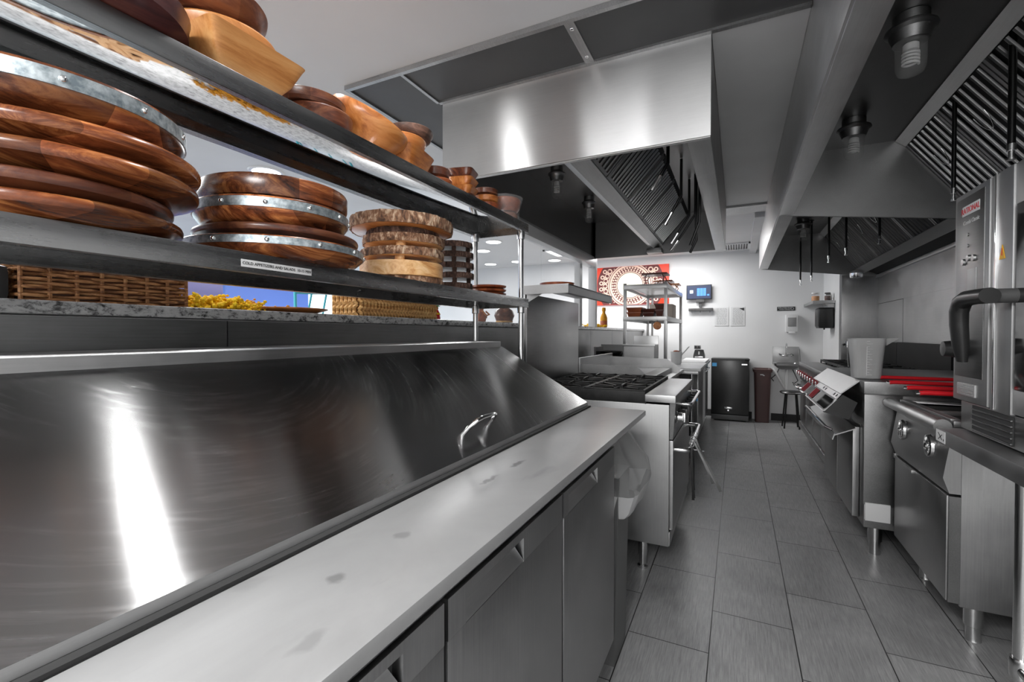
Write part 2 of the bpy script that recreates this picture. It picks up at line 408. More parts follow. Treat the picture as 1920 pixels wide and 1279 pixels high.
arc = noise(nt, mp2.outputs[0], 1.0, 5, 0.65, 0.3)
bl = noise(nt, coords(nt), 2.6, 6, 0.6, 0.5)
msk = ramp(nt, bl, [(0.42, 0.0), (0.62, 1.0)])
ar = ramp(nt, arc, [(0.48, 0.0), (0.68, 1.0)])
mul = N(nt, 'ShaderNodeMath', operation='MULTIPLY'); nt.links.new(ar, mul.inputs[0]); nt.links.new(msk, mul.inputs[1])
nt.links.new(ramp(nt, mul.outputs[0], [(0.0, 0.40), (0.8, 0.62)]), b.inputs['Base Color'])
ad = N(nt, 'ShaderNodeMath', operation='MULTIPLY_ADD'); ad.inputs[1].default_value = 0.10; ad.inputs[2].default_value = 0.0
nt.links.new(mul.outputs[0], ad.inputs[0]); ad2 = N(nt, 'ShaderNodeMath', operation='MULTIPLY_ADD'); ad2.inputs[1].default_value = 0.12; nt.links.new(bl, ad2.inputs[0]); nt.links.new(ad.outputs[0], ad2.inputs[2])
ad3 = N(nt, 'ShaderNodeMath', operation='ADD'); ad3.inputs[1].default_value = 0.155; nt.links.new(ad2.outputs[0], ad3.inputs[0]); nt.links.new(ad3.outputs[0], b.inputs['Roughness'])
b.inputs['Anisotropic'].default_value = 1.0
cx = N(nt, 'ShaderNodeCombineXYZ'); cx.inputs[0].default_value = 0.44; cx.inputs[2].default_value = -0.25; nt.links.new(cx.outputs[0], b.inputs['Tangent'])
M['lid'] = m

# =================================================================== SETTING
CEIL = 2.44
struct('floor', MB().box(-7.2, 2.0, -3.0, 7.7, -0.1, 0.0), M['floor'])
struct('ceiling', MB().box(-7.2, 2.0, -3.0, 7.7, CEIL, CEIL+0.1), M['ceiling'])
struct('wall_back', MB().box(-7.2, 1.08, 7.5, 7.62, 0, CEIL), M['white'])
wr = struct('wall_right', MB().box(1.42, 1.6, -3.0, 6.42, 0, CEIL), M['white'])
sp = MB()
sp.box(1.4155, 1.4195, 2.0, 6.41, 0.85, 1.86, mi=1); sp.box(1.412, 1.42, 5.555, 6.415, 0.85, 1.56); sp.box(1.412, 1.42, 3.6, 5.545, 0.85, 1.58); sp.box(1.410, 1.42, 2.0, 6.415, 1.565, 1.87)
struct('wall_cladding', sp, [M['steel'], M['rubber']], wr)
tr = MB(); tr.box(1.385, 1.42, 2.0, 6.41, 1.855, 1.885, 0.003); struct('wall_trim', tr, M['steel_bright'], wr)
wc = struct('wall_corner', MB().box(1.055, 1.6, 6.42, 7.62, 0, CEIL), M['white'])
struct('wall_cladding', MB().box(1.075, 1.415, 6.405, 6.42, 0.85, 1.90, 0.002), M['steel_z'], wc)
wl = struct('wall_left', MB().box(-7.3, -7.2, -3.0, 7.6, 0, CEIL), M['lavender'])
wpass = struct('wall_pass', MB().box(-1.62, -1.36, -2.6, 7.5, 0, 1.27), M['white'])
pc = MB()
ys = [-2.6, -0.6, 0.85, 2.32, 3.4, 4.0, 4.6, 5.5, 7.495]
for a, b_ in zip(ys, ys[1:]): pc.box(-1.36, -1.352, a+0.002, b_-0.002, 0.0, 1.268)
struct('wall_cladding', pc, M['steel_dark'], wpass)
struct('trim_1', MB().box(-2.2, -1.325, -2.6, 7.498, 1.272, 1.302, 0.006), M['granite'])
# window over the pass: post, head rail and two glass panes
wf = struct('window_1', MB().box(-1.42, -1.34, 4.74, 4.80, 1.303, CEIL-0.002, 0.003).box(-1.47, -1.41, 4.42, 4.50, 1.303, 1.93, 0.003)
            .box(-1.425, -1.335, 2.02, 4.74, 1.93, 2.012, 0.003), M['white_plastic'])
struct('window_pane', MB().box(-1.392, -1.386, 2.35, 3.35, 1.303, 1.93), M['glass'], wf)
struct('window_pane', MB().box(-1.392, -1.386, 3.36, 4.42, 1.303, 1.93), M['glass'], wf)
# ceiling panels around the hoods
cpn = struct('trim_2', MB().box(-1.39, 0.235, 1.69, 2.0, CEIL-0.012, CEIL-0.001).box(-1.715, -1.40, 1.69, 4.8, CEIL-0.012, CEIL-0.001), M['dark_panel'])
tm = MB()
tm.box(-1.73, 0.235, 1.672, 1.692, CEIL-0.022, CEIL-0.001).box(-1.73, -1.713, 1.69, 4.8, CEIL-0.022, CEIL-0.001)
tm.box(-1.404, -1.388, 1.69, 1.985, CEIL-0.02, CEIL-0.001).box(-0.61, -0.57, 1.69, 1.99, CEIL-0.016, CEIL-0.001).box(-1.39, 0.235, 1.978, 2.0, CEIL-0.022, CEIL-0.001)
struct('panel_trim', tm, M['trim_metal'], cpn)
rv = MB()
for y in (1.74, 1.94): rv.sphere((-0.59, y, CEIL-0.016), 0.009, (1, 1, 0.5), 10, 6)
struct('panel_rivet', rv, M['chrome'], cpn)
struct('trim_3', MB().box(-0.098, 0.236, 2.0, 4.77, CEIL-0.014, CEIL-0.001), M['ceil_panel'])
struct('trim_4', MB().box(-0.14, 0.236, 4.79, 5.05, CEIL-0.03, CEIL-0.001).box(-0.14, 0.236, 5.12, 5.16, CEIL-0.012, CEIL-0.001), M['trim_metal'])
struct('trim_5', MB().box(0.15, 0.236, 5.2, 7.499, CEIL-0.05, CEIL-0.001), M['ceiling'])
struct('trim_6', MB().box(-1.2, -0.34, 7.488, 7.5, 0, 0.10).box(0.16, 0.2, 7.488, 7.5, 0, 0.10).box(0.44, 1.055, 7.485, 7.5, 0, 0.10), M['rubber'])

# ceiling vent near the back wall
vt = thing('ceiling_vent', 'white ceiling air grille with dark slots near the back wall', 'vent', (-0.01, 7.05, CEIL))
fr = MB(); fr.box(-0.18, 0.16, 6.80, 6.83, CEIL-0.02, CEIL).box(-0.18, 0.16, 7.27, 7.30, CEIL-0.02, CEIL).box(-0.18, -0.15, 6.80, 7.30, CEIL-0.02, CEIL).box(0.13, 0.16, 6.80, 7.30, CEIL-0.02, CEIL)
obj('frame', fr, M['white_plastic'], vt)
obj('backing', MB().box(-0.15, 0.13, 6.83, 7.27, CEIL-0.006, CEIL-0.002), M['black_plastic'], vt)
for k in range(9):
    x = -0.135+0.032*k; obj('slat', MB().box(x, x+0.012, 6.83, 7.27, CEIL-0.018, CEIL-0.006), M['white_plastic'], vt)

# ceiling lights
def ceiling_light(x, y, sx, sy, label, lm='lamp'):
    t = thing('ceiling_light', label, 'ceiling light', (x, y, CEIL))
    f = MB(); a, b_ = sx/2+0.03, sy/2+0.03
    f.box(x-a, x+a, y-b_, y-b_+0.03, CEIL-0.02, CEIL).box(x-a, x+a, y+b_-0.03, y+b_, CEIL-0.02, CEIL).box(x-a, x-a+0.03, y-b_, y+b_, CEIL-0.02, CEIL).box(x+a-0.03, x+a, y-b_, y+b_, CEIL-0.02, CEIL)
    obj('frame', f, M['white_plastic'], t)
    obj('diffuser', MB().box(x-a+0.03, x+a-0.03, y-b_+0.03, y+b_-0.03, CEIL-0.012, CEIL-0.002), M[lm], t)
ceiling_light(-1.44, 0.95, 0.13, 0.2, 'small lit ceiling light above the prep table shelves')
ceiling_light(-0.72, 0.97, 0.42, 0.07, 'small lit ceiling light above the near edge of the prep lid', 'lamp_dim')
ceiling_light(-0.45, -1.1, 1.1, 0.55, 'lit ceiling light panel above the aisle behind the prep table')
ceiling_light(0.05, -2.0, 1.1, 0.55, 'lit ceiling light panel at the near end of the kitchen')
ceiling_light(-2.0, 6.45, 1.0, 0.5, 'lit ceiling light panel beyond the white window post', 'lamp_soft')
ceiling_light(-0.85, 6.72, 1.0, 0.3, 'added fill light panel in front of the back wall, hidden behind the left hood', 'lamp_soft')  # made-up panel to go with the added far aisle fill
dl = [(-2.88, 5.33, 'nearer round downlight between the shelf posts'), (-3.33, 5.84, 'round downlight left of the right shelf post'), (-3.84, 7.0, 'lower left round downlight by the far dining wall'),
      (-3.30, 6.95, 'round downlight just left of the front shelf post, by the far wall'), (-2.70, 7.1, 'round downlight seen above the range overshelf'), (-3.16, 2.29, 'round downlight above the banded board stack')]
for x, y, lb in dl:
    t = thing('downlight', lb, 'ceiling light', (x, y, CEIL), 'dining room downlights')
    obj('ring', MB().lathe([(0.115, -0.008), (0.125, 0)], (x, y, CEIL-0.001), 28), M['white_plastic'], t)
    obj('lens', MB().lathe([(0.09, -0.004), (0.10, 0)], (x, y, CEIL-0.008), 28), M['downlight'], t)

# dining room seen through the pass
tag(obj('wall_panel', MB().box(-6.0, -5.95, 3.72, 5.0, 0, 2.1), M['blue'], loc=(-6, 4.2, 0)), 'blue partition panel in the dining room behind the yellow flowers', 'partition')
win = struct('window_2', MB().box(-7.2, -7.16, 5.0, 6.9, 0.4, 2.3).box(-7.2, -7.16, 1.2, 3.0, 0.4, 2.3), M['window_glow'])
def chair(x, y, rz, label):
    t = thing('bar_chair', label, 'chair', (0, 0, 0))
    for sx in (-0.2, 0.2):
        for sy in (-0.2, 0.2):
            obj('leg', MB().tube([(sx, sy, 0), (sx*0.9, sy*0.9, 0.75)], 0.011, 8), M['teal'], t)
    obj('seat', MB().box(-0.2, 0.2, -0.2, 0.2, 0.75, 0.78, 0.008), M['teal'], t)
    bk = MB()
    for s in (-1, 1): bk.tube([(s*0.19, 0.18, 0.77), (s*0.2, 0.24, 1.53)], 0.011, 8)
    bk.tube([(-0.2, 0.24, 1.53), (0.2, 0.24, 1.53)], 0.012, 8); bk.tube([(-0.2, 0.23, 1.36), (0.2, 0.23, 1.36)], 0.008, 8)
    for k in range(4): bk.tube([(-0.19+0.1*k, 0.2, 0.95), (-0.09+0.1*k, 0.24, 1.53)], 0.007, 8)
    obj('backrest', bk, M['teal'], t)
    t.location = (x, y, 0); t.rotation_euler = (0, 0, rz); return t
chair(-2.55, 2.30, 0.9, 'teal metal bar chair with crossed back bars beyond the pass counter')

# framed mandala picture on the back wall
pic = thing('wall_picture', 'red wall picture with a large cream lace-like round pattern', 'picture', (-1.55, 7.49, 1.71))
obj('canvas', MB().box(-2.15, -0.955, 7.465, 7.499, 1.70, 2.315, 0.003), plain('picture_red', (0.80, 0.045, 0.012), 0.5, vary=0.1), pic)
cxp, czp, RP = -1.55, 2.01, 0.50
def clipz(z): return max(1.704, min(2.311, z))
cream = plain('picture_cream', (0.86, 0.60, 0.48), 0.6, vary=0.08); darkp = plain('picture_dark', (0.12, 0.02, 0.02), 0.6); yel = plain('picture_yellow', (0.95, 0.86, 0.62), 0.6, vary=0.12)
def disc_ring(mb, r0, r1, y, seg=120, wob0=None, wob1=None):
    for i in range(seg):
        a0, a1 = 2*PI*i/seg, 2*PI*(i+1)/seg; P = []
        for r, a, wb in ((r0, a0, wob0), (r1, a0, wob1), (r1, a1, wob1), (r0, a1, wob0)):
            rr = r*(wb(a) if wb else 1); P.append((cxp+rr*math.cos(a), y, clipz(czp+rr*math.sin(a))))
        if max(p[2] for p in P)-min(p[2] for p in P) > 1e-5 or True: mb.quad(*P)
    return mb
obj('dark_disc', disc_ring(MB(), 0.001, RP+0.03, 7.4635), darkp, pic, smooth=0)
lace = MB()
disc_ring(lace, 0.295, 0.325, 7.462); disc_ring(lace, 0.335, 0.352, 7.462); disc_ring(lace, 0.21, 0.222, 7.462)
for k in range(30):
    a = 2*PI*k/30
    for (rc, rr, th) in ((0.40, 0.042, 0.018), (0.468, 0.034, 0.016)):
        aa = a + (PI/30 if rc > 0.42 else 0); c0 = (cxp+rc*math.cos(aa), czp+rc*math.sin(aa))
        if 1.74 < c0[1] < 2.275:
            for i in range(12):
                b0, b1 = 2*PI*i/12, 2*PI*(i+1)/12
                P = [(c0[0]+r*math.cos(b), 7.462, clipz(c0[1]+r*math.sin(b))) for r, b in ((rr-th, b0), (rr, b0), (rr, b1), (rr-th, b1))]
                lace.quad(*P)
for ring, n, r in ((0.277, 40, 0.018), (0.243, 34, 0.018), (0.37, 46, 0.010), (0.43, 60, 0.012)):
    for k in range(n):
        a = 2*PI*k/n; c0 = (cxp+ring*math.cos(a), czp+ring*math.sin(a))
        if 1.72 < c0[1] < 2.29: lace.quad((c0[0]-r, 7.462, c0[1]), (c0[0], 7.462, c0[1]-r), (c0[0]+r, 7.462, c0[1]), (c0[0], 7.462, c0[1]+r))
obj('lace_pattern', lace, cream, pic, smooth=0)
obj('centre_disc', disc_ring(MB(), 0.001, 0.20, 7.461, 60), yel, pic, smooth=0)

# wall monitor, shelf bracket, papers
mo = thing('wall_monitor', 'black order screen with blue buttons on the back wall', 'monitor', (-0.52, 7.48, 1.74))
obj('housing', MB().box(-0.695, -0.342, 7.44, 7.465, 1.745, 1.965, 0.004), M['black_plastic'], mo)
obj('screen', MB().box(-0.683, -0.354, 7.436, 7.441, 1.757, 1.953), M['screen_dark'], mo)
for i in range(3):
    for j in range(4): obj('screen_button', MB().box(-0.545+0.043*i, -0.507+0.043*i, 7.434, 7.437, 1.80+0.029*j, 1.825+0.029*j), M['screen_blue'], mo)
obj('screen_tile', MB().box(-0.645, -0.60, 7.434, 7.437, 1.84, 1.885), M['screen_white'], mo)
obj('screen_tile', MB().box(-0.405, -0.375, 7.434, 7.437, 1.80, 1.822), M['screen_blue'], mo)
obj('mount', MB().box(-0.56, -0.44, 7.44, 7.499, 1.70, 1.745, 0.005).box(-0.52, -0.48, 7.46, 7.499, 1.63, 1.71), M['grey_plastic'], mo)
kb = thing('wall_ticket_rail', 'narrow grey rail shelf fixed under the order screen', 'rail', (-0.50, 7.48, 1.58))
obj('rail', MB().box(-0.665, -0.325, 7.43, 7.499, 1.575, 1.615, 0.004), M['steel_dark'], kb)
obj('hook', MB().tube([(-0.62, 7.47, 1.575), (-0.62, 7.45, 1.54)], 0.004, 6).tube([(-0.5, 7.47, 1.575), (-0.5, 7.45, 1.54)], 0.004, 6).tube([(-0.37, 7.47, 1.575), (-0.37, 7.45, 1.54)], 0.004, 6), M['pipe'], kb)
for x0, x1, lb, sd in ((-0.30, -0.115, 'left white printed notice sheet on the back wall', 1), (-0.085, 0.10, 'right white printed notice sheet with a dark corner photo', 2)):
    p = thing('notice_sheet', lb, 'notice', ((x0+x1)/2, 7.49, 1.34))
    obj('sheet', MB().box(x0, x1, 7.494, 7.499, 1.345, 1.62), M['paper'], p)
    pr = MB(); random.seed(sd)
    for k in range(16):
        z = 1.60-0.0155*k; xw = x0+0.02+random.random()*0.01
        while xw < x1-0.03:
            l = 0.01+random.random()*0.03; pr.box(xw, min(xw+l, x1-0.02), 7.4925, 7.4938, z, z+0.005); xw += l+0.008
    obj('print', pr, M['ink_grey'], p)
    if sd == 2: obj('picture_corner', MB().prism([(x1-0.075, 1.60), (x1-0.01, 1.565), (x1-0.01, 1.61)], 'y', 7.4915, 7.493), M['ink'], p)
sg = thing('wall_sign', 'small black wall sign with pale lettering above the soap dispenser', 'sign', (0.615, 7.49, 1.59))
obj('plate', MB().box(0.505, 0.725, 7.492, 7.499, 1.555, 1.61, 0.002), M['ink'], sg)
obj('sign_pictogram', MB().tube([(0.69+0.016*math.cos(a), 7.491, 1.582+0.016*math.sin(a)) for a in [2*PI*k/16 for k in range(16)]], 0.002, 6, True), M['paper'], sg)
text('EMPLOYEES MUST\nWASH HANDS', 0.021, M['paper'], sg, (0.60, 7.4905, 1.584), '-y')
sd_ = thing('soap_dispenser', 'white soap dispenser with grey window on the back wall above the hand sink', 'dispenser', (0.68, 7.44, 1.24))
obj('body', MB().box(0.605, 0.755, 7.40, 7.499, 1.25, 1.50, 0.02), M['white_plastic'], sd_)
obj('window', MB().box(0.63, 0.73, 7.396, 7.402, 1.33, 1.455, 0.003), plain('dispenser_window', 0.28, 0.3), sd_)
obj('spout', MB().box(0.64, 0.72, 7.40, 7.45, 1.235, 1.262, 0.006), M['board_white'], sd_)
ol = thing('wall_outlet', 'grey electrical outlet low on the back wall by the fridge', 'outlet', (-0.54, 7.49, 1.02))
obj('plate', MB().box(-0.585, -0.495, 7.492, 7.499, 1.005, 1.055, 0.003), M['steel_dark'], ol)
obj('socket', MB().box(-0.574, -0.548, 7.489, 7.493, 1.015, 1.045).box(-0.535, -0.508, 7.489, 7.493, 1.015, 1.045), M['black_plastic'], ol)

# =================================================================== LEFT HOOD
def filt(mb_s, mb_f, xt, zt, xb, zb, y0, y1, n):
    T0, B0 = Vector((xt, 0, zt)), Vector((xb, 0, zb)); d = (B0-T0).normalized(); nn = Vector((d.z, 0, -d.x))
    if nn.z > 0: nn = -nn
    Y = Vector((0, 1, 0))
    for (a, b_) in (((y0, 0), (y1, 0)), ((y0, 1), (y1, 1))):
        o = T0 if b_ == 0 else B0; o = o + d*(0.012 if b_ == 0 else -0.012)
        mb_f.obox(o+Y*y0, o+Y*y1, d*0.024, nn*0.03)
    for y in (y0+0.01, y1-0.01): mb_f.obox(T0+Y*y, B0+Y*y, Y*0.02, nn*0.03)
    p = (y1-y0-0.04)/n
    for k in range(n):
        y = y0+0.02+p*(k+0.5)
        a, b_ = T0+d*0.02+nn*0.008+Y*y, B0-d*0.02+nn*0.008+Y*y
        w_ = p*0.15
        mb_s.loft([[q+Y*(w_*c)+nn*(0.012*s) for c, s in ((-1, 0), (-0.8, 0.7), (0, 1), (0.8, 0.7), (1, 0), (0, 0.25))] for q in (a, b_)])
    return mb_s, mb_f
def jar_light(x, y, z, label, group, rim=0.077):
    t = thing('hood_lamp', label, 'lamp', (x, y, z), group)
    s = rim/0.077
    obj('fitting', MB().lathe([(0.055*s, 0), (0.055*s, -0.03), (0.06*s, -0.035), (0.077*s, -0.045), (0.079*s, -0.052), (0.066*s, -0.062), (0.062*s, -0.075), (0.058*s, -0.085), (0.054*s, -0.098), (0.045*s, -0.10)], (x, y, z), 36), M['steel_dark'], t)
    pr = [(0.047*s, -0.095), (0.047*s, -0.16), (0.046*s, -0.19), (0.038*s, -0.208), (0.022*s, -0.216), (0.001, -0.218)]
    obj('glass_jar', MB().lathe(pr, (x, y, z), 32, c0=False), M['glass'], t)
    obj('lamp_base', MB().lathe([(0.016, -0.098), (0.024*s, -0.105), (0.024*s, -0.128), (0.012, -0.132)], (x, y, z), 20), M['white_plastic'], t)
    hx = [(x+0.023*s*math.cos(2*PI*k/14), y+0.023*s*math.sin(2*PI*k/14), z-0.13-0.012*k/14) for k in range(14*4+1)]
    obj('spiral_bulb', MB().tube(hx, 0.0048*s, 8), M['white_plastic'], t)
    return t
HZ = 2.02
hl = thing('exhaust_hood', 'bright stainless box hood with slanted filters over the left range line', 'exhaust hood', (-0.74, 3.4, HZ))
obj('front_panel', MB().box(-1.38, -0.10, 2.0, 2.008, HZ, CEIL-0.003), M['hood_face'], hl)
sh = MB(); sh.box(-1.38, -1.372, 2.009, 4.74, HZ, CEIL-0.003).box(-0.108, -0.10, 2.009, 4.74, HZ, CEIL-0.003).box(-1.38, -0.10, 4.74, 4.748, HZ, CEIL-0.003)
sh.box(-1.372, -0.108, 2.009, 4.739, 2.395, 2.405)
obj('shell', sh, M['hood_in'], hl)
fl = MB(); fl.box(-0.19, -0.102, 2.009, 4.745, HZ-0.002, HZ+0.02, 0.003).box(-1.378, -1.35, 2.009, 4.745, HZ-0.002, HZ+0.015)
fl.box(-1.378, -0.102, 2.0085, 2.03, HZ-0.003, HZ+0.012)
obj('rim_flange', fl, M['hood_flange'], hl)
obj('grease_trough', MB().prism([(-0.80, 2.10), (-0.735, 2.06), (-0.665, 2.10), (-0.665, 2.135), (-0.675, 2.135), (-0.675, 2.105), (-0.735, 2.075), (-0.79, 2.11), (-0.79, 2.395), (-0.80, 2.395)], 'y', 2.01, 4.735), M['hood_flange'], hl)
obj('grease_cup', MB().box(-0.80, -0.66, 4.62, 4.735, 2.02, 2.065, 0.006), M['steel_dark'], hl)
for k in range(5):
    y0 = 2.03+k*0.54; a, b_ = filt(MB(), MB(), -0.44, 2.385, -0.68, 2.115, y0, y0+0.53, 9)
    fo = obj('baffle_filter', b_, M['hood_in'], hl); obj('filter_slats', a, M['filter_slat'], fo)
    obj('filter_back', MB().slab((-0.425, y0+0.01, 2.40), (-0.665, y0+0.01, 2.13), (-0.665, y0+0.52, 2.13), (-0.425, y0+0.52, 2.40), 0.003), M['rubber'], fo)
jar_light(-1.14, 3.04, 2.394, 'nearer jelly jar lamp inside the left hood', 'left hood lamps', 0.06)
jar_light(-1.14, 3.82, 2.394, 'farther jelly jar lamp inside the left hood', 'left hood lamps', 0.06)
def nozzle(path, r, label, grp, tip=True, mat='pipe_dark'):
    t = thing('suppression_pipe', label, 'pipe', path[0], grp)
    obj('pipe', MB().tube(path, r, 10), M[mat], t)
    if tip:
        a, b_ = Vector(path[-2]), Vector(path[-1]); d = (b_-a).normalized()
        obj('nozzle_tip', MB().tube([b_, b_+d*0.02], r*1.5, 10).tube([b_+d*0.02, b_+d*0.075], r*1.15, 10).tube([b_+d*0.075, b_+d*0.09], r*1.6, 10), M['chrome'], t)
    return t
g = 'fire suppression pipes in the left hood'
nozzle([(-0.36, 2.75, 2.39), (-0.36, 2.75, 2.20), (-0.40, 2.76, 2.14)], 0.010, 'left hood fire nozzle pipe nearest the front panel', g)
nozzle([(-0.34, 3.25, 2.39), (-0.34, 3.25, 2.15), (-0.40, 3.27, 2.05)], 0.009, 'second left hood fire nozzle pipe from the front panel', g)
nozzle([(-0.33, 3.7, 2.39), (-0.33, 3.7, 2.12), (-0.41, 3.72, 2.0)], 0.009, 'third left hood fire nozzle pipe from the front panel', g)
nozzle([(-0.25, 3.3, 2.39), (-0.25, 3.3, 2.0), (-0.25, 3.32, 1.86), (-0.29, 3.34, 1.78)], 0.009, 'black pipe with a bent end hanging below the left hood rim', g, False)
nozzle([(-0.215, 3.1, 2.39), (-0.215, 3.1, 1.93), (-0.27, 3.12, 1.79)], 0.009, 'rightmost black pipe hanging below the left hood rim', g, False)
nozzle([(-0.28, 3.6, 2.39), (-0.28, 3.6, 2.10), (-0.36, 3.62, 1.98), (-0.40, 3.64, 1.93)], 0.008, 'farthest left hood fire nozzle pipe, bent toward the filters', g)

# =================================================================== RIGHT HOODS
def right_hood(y0, y1, label, filters, sm='filter_slat'):
    t = thing('exhaust_hood', label, 'exhaust hood', (0.8, (y0+y1)/2, HZ))
    obj('front_panel', MB().box(0.237, 0.245, y0, y1, HZ, CEIL-0.003), M['hood_flange'], t)
    obj('rim_flange', MB().box(0.245, 0.33, y0, y1, HZ-0.004, HZ+0.016, 0.003), M['hood_flange'], t)
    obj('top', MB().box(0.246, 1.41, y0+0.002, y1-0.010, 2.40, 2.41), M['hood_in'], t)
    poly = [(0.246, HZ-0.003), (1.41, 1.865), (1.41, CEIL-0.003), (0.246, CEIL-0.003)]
    obj('end_panel', MB().prism(poly, 'y', y1-0.009, y1-0.001), M['hood_in'], t)
    if y0 > 2: obj('end_panel', MB().prism(poly, 'y', y0+0.001, y0+0.006), M['hood_in'], t)
    yi0, yi1 = (y0+0.008 if y0 > 2 else y0), y1-0.012
    obj('filter_rail', MB().obox((0.885, yi0, 2.385), (0.885, yi1, 2.385), (0.05, 0, -0.04), (0.02, 0, 0.024)), M['hood_flange'], t)
    obj('grease_trough', MB().prism([(1.14, 1.925), (1.25, 1.90), (1.30, 1.925), (1.30, 1.96), (1.29, 1.96), (1.285, 1.935), (1.25, 1.912), (1.15, 1.935)], 'y', yi0, yi1), M['steel_bright'], t)
    obj('back_closure', MB().slab((1.29, yi0, 1.945), (1.405, yi0, 1.89), (1.405, yi1, 1.89), (1.29, yi1, 1.945), 0.004), M['rubber'], t)
    n = max(1, round((yi1-yi0)/0.5)); p = (yi1-yi0)/n
    for k in range(n):
        a0 = yi0+p*k+0.004; a1 = yi0+p*(k+1)-0.004
        a, b_ = filt(MB(), MB(), 0.905, 2.375, 1.225, 1.945, a0, a1, filters)
        fo = obj('baffle_filter', b_, M['hood_in' if sm == 'filter_slat' else 'filter_greasy'], t); obj('filter_slats', a, M[sm], fo)
        obj('filter_back', MB().slab((0.93, a0, 2.385), (1.25, a0, 1.955), (1.25, a1, 1.955), (0.93, a1, 2.385), -0.003), M['rubber'], fo)
        yc = (a0+a1)/2
        for f_ in (0.3,):
            c = Vector((0.905, 0, 2.375)).lerp(Vector((1.225, 0, 1.945)), f_); hp = []
            for q in range(13):
                an = PI*q/12; hp.append((c.x-0.03*0.8-0.02*math.sin(an)*0.6+0.06*math.sin(an), yc-0.05*math.cos(an), c.z-0.02-0.075*math.sin(an)))
            obj('filter_handle', MB().tube(hp, 0.0025, 6), M['pipe'], fo)
    return t
right_hood(0.2, 3.545, 'near right stainless hood with bright baffle filters over the combi oven', 7)
right_hood(3.55, 6.40, 'far right stainless hood with tapered end panels over the far range', 7, 'filter_greasy')
jar_light(0.567, 2.18, 2.398, 'nearest jelly jar lamp with a spiral bulb in the near right hood', 'right hood lamps')
jar_light(0.565, 3.09, 2.398, 'second jelly jar lamp in the near right hood', 'right hood lamps')
jar_light(0.60, 4.6, 2.398, 'nearer jelly jar lamp in the far right hood', 'right hood lamps')
jar_light(0.60, 5.55, 2.398, 'farther jelly jar lamp in the far right hood', 'right hood lamps')
g = 'fire suppression drops in the near right hood'
def drop(x, y, z0, z1, r, label, g):
    t = thing('suppression_pipe', label, 'pipe', (x, y, z0), g)
    obj('pipe', MB().tube([(x, y, z0), (x, y, z1+0.05)], r, 12), M['pipe_dark'], t)
    obj('collar', MB().lathe([(r*2.4, 0), (r*2.6, -0.008), (r*1.2, -0.014)], (x, y, z0), 20), M['pipe_dark'], t)
    obj('nozzle_tip', MB().tube([(x, y, z1+0.06), (x, y, z1+0.035)], r*1.15, 12).tube([(x, y, z1+0.035), (x, y, z1+0.008)], r*0.75, 12).tube([(x, y, z1+0.008), (x, y, z1)], r*1.2, 12), M['chrome'], t)
drop(0.93, 2.41, 2.395, 1.89, 0.012, 'thick dark pipe hanging in front of the filters above the oven door', g)
drop(0.93, 2.93, 2.395, 1.87, 0.009, 'dark pipe with a white tip hanging above the oven corner', g)
g = 'fire suppression drops in the far right hood'
for i, (x, y, z1, lb) in enumerate(((0.95, 4.3, 1.90, 'rightmost dark drop pipe in the far right hood'), (0.78, 4.5, 1.86, 'second dark drop pipe from the right in the far right hood'), (0.68, 4.6, 1.82, 'third dark drop pipe from the right in the far right hood'),
        (0.68, 5.6, 1.77, 'fourth dark drop pipe from the right in front of the spice jars'), (0.60, 5.75, 1.745, 'leftmost dark drop pipe in the far right hood'))):
    drop(x, y, 2.395, z1, 0.0085, lb, g)
# grease cup under the far trough
gc = obj('grease_cup', MB().lathe([(0.055, 0), (0.06, 0.01), (0.062, 0.05), (0.058, 0.05), (0.055, 0.012)], (1.17, 6.20, 1.845), 24), M['pipe'], loc=(1.17, 6.2, 1.845))
tag(gc, 'round steel grease cup hanging at the far corner under the hood', 'grease cup')

# =================================================================== PREP TABLE
pt = thing('prep_table', 'stainless refrigerated prep table with a long sloping lid and three doors', 'prep table', (-0.85, 0.6, 0))
Y0, Y1 = -0.45, 1.60
obj('body', MB().box(-1.34, -0.402, Y0, Y1, 0.12, 0.862, 0.003).box(-1.34, -0.60, Y1, 2.03, 0.80, 0.885), M['steel_dark'], pt)
obj('front_rail', MB().box(-0.402, -0.385, Y0, 1.66, 0.842, 0.874, 0.002).box(-0.62, -0.385, 1.60, 2.03, 0.845, 0.874, 0.002), M['steel_dark'], pt)
for y0, y1, k in ((0.052, 0.552, 1), (0.562, 1.055, 2), (1.068, 1.585, 3), (-0.44, 0.042, 0)):
    hy0, hy1 = y0+0.05, min(y0+0.05+0.26, y1-0.1)
    if k == 2: hy0, hy1 = 0.612, 0.83
    if k == 3: hy0, hy1 = 1.10, 1.37
    if k == 1: hy0, hy1 = 0.20, 0.46
    z0, z1 = 0.775, 0.822
    d = MB()
    # door skin with a rectangular opening for the recessed grip
    d.box(-0.40, -0.38, y0, y1, 0.16, z0, 0.002).box(-0.40, -0.38, y0, hy0, z0, 0.838).box(-0.40, -0.38, hy1, y1, z0, 0.838).box(-0.40, -0.38, hy0, hy1, z1, 0.838)
    dd = obj('door', d, M['steel_door'], pt)
    r = MB(); r.loft([[(-0.381, hy0, z0), (-0.381, hy1, z0), (-0.381, hy1, z0+0.002), (-0.381, hy0, z0+0.002)], [(-0.4005, hy0+0.02, z1-0.006), (-0.4005, hy1-0.02, z1-0.006), (-0.4005, hy1-0.02, z1), (-0.4005, hy0+0.02, z1)]])
    obj('recessed_grip', r, M['steel_bright'], dd)
    obj('grip_pocket', MB().box(-0.4015, -0.400, hy0-0.0, hy1+0.0, z0, z1), M['rubber'], dd)
    obj('gasket', MB().box(-0.403, -0.398, y0-0.006, y1+0.006, 0.155, 0.84), M['rubber'], dd)
obj('work_board', MB().box(-0.592, -0.352, Y0, 2.035, 0.876, 0.90, 0.005), M['marble'], pt)
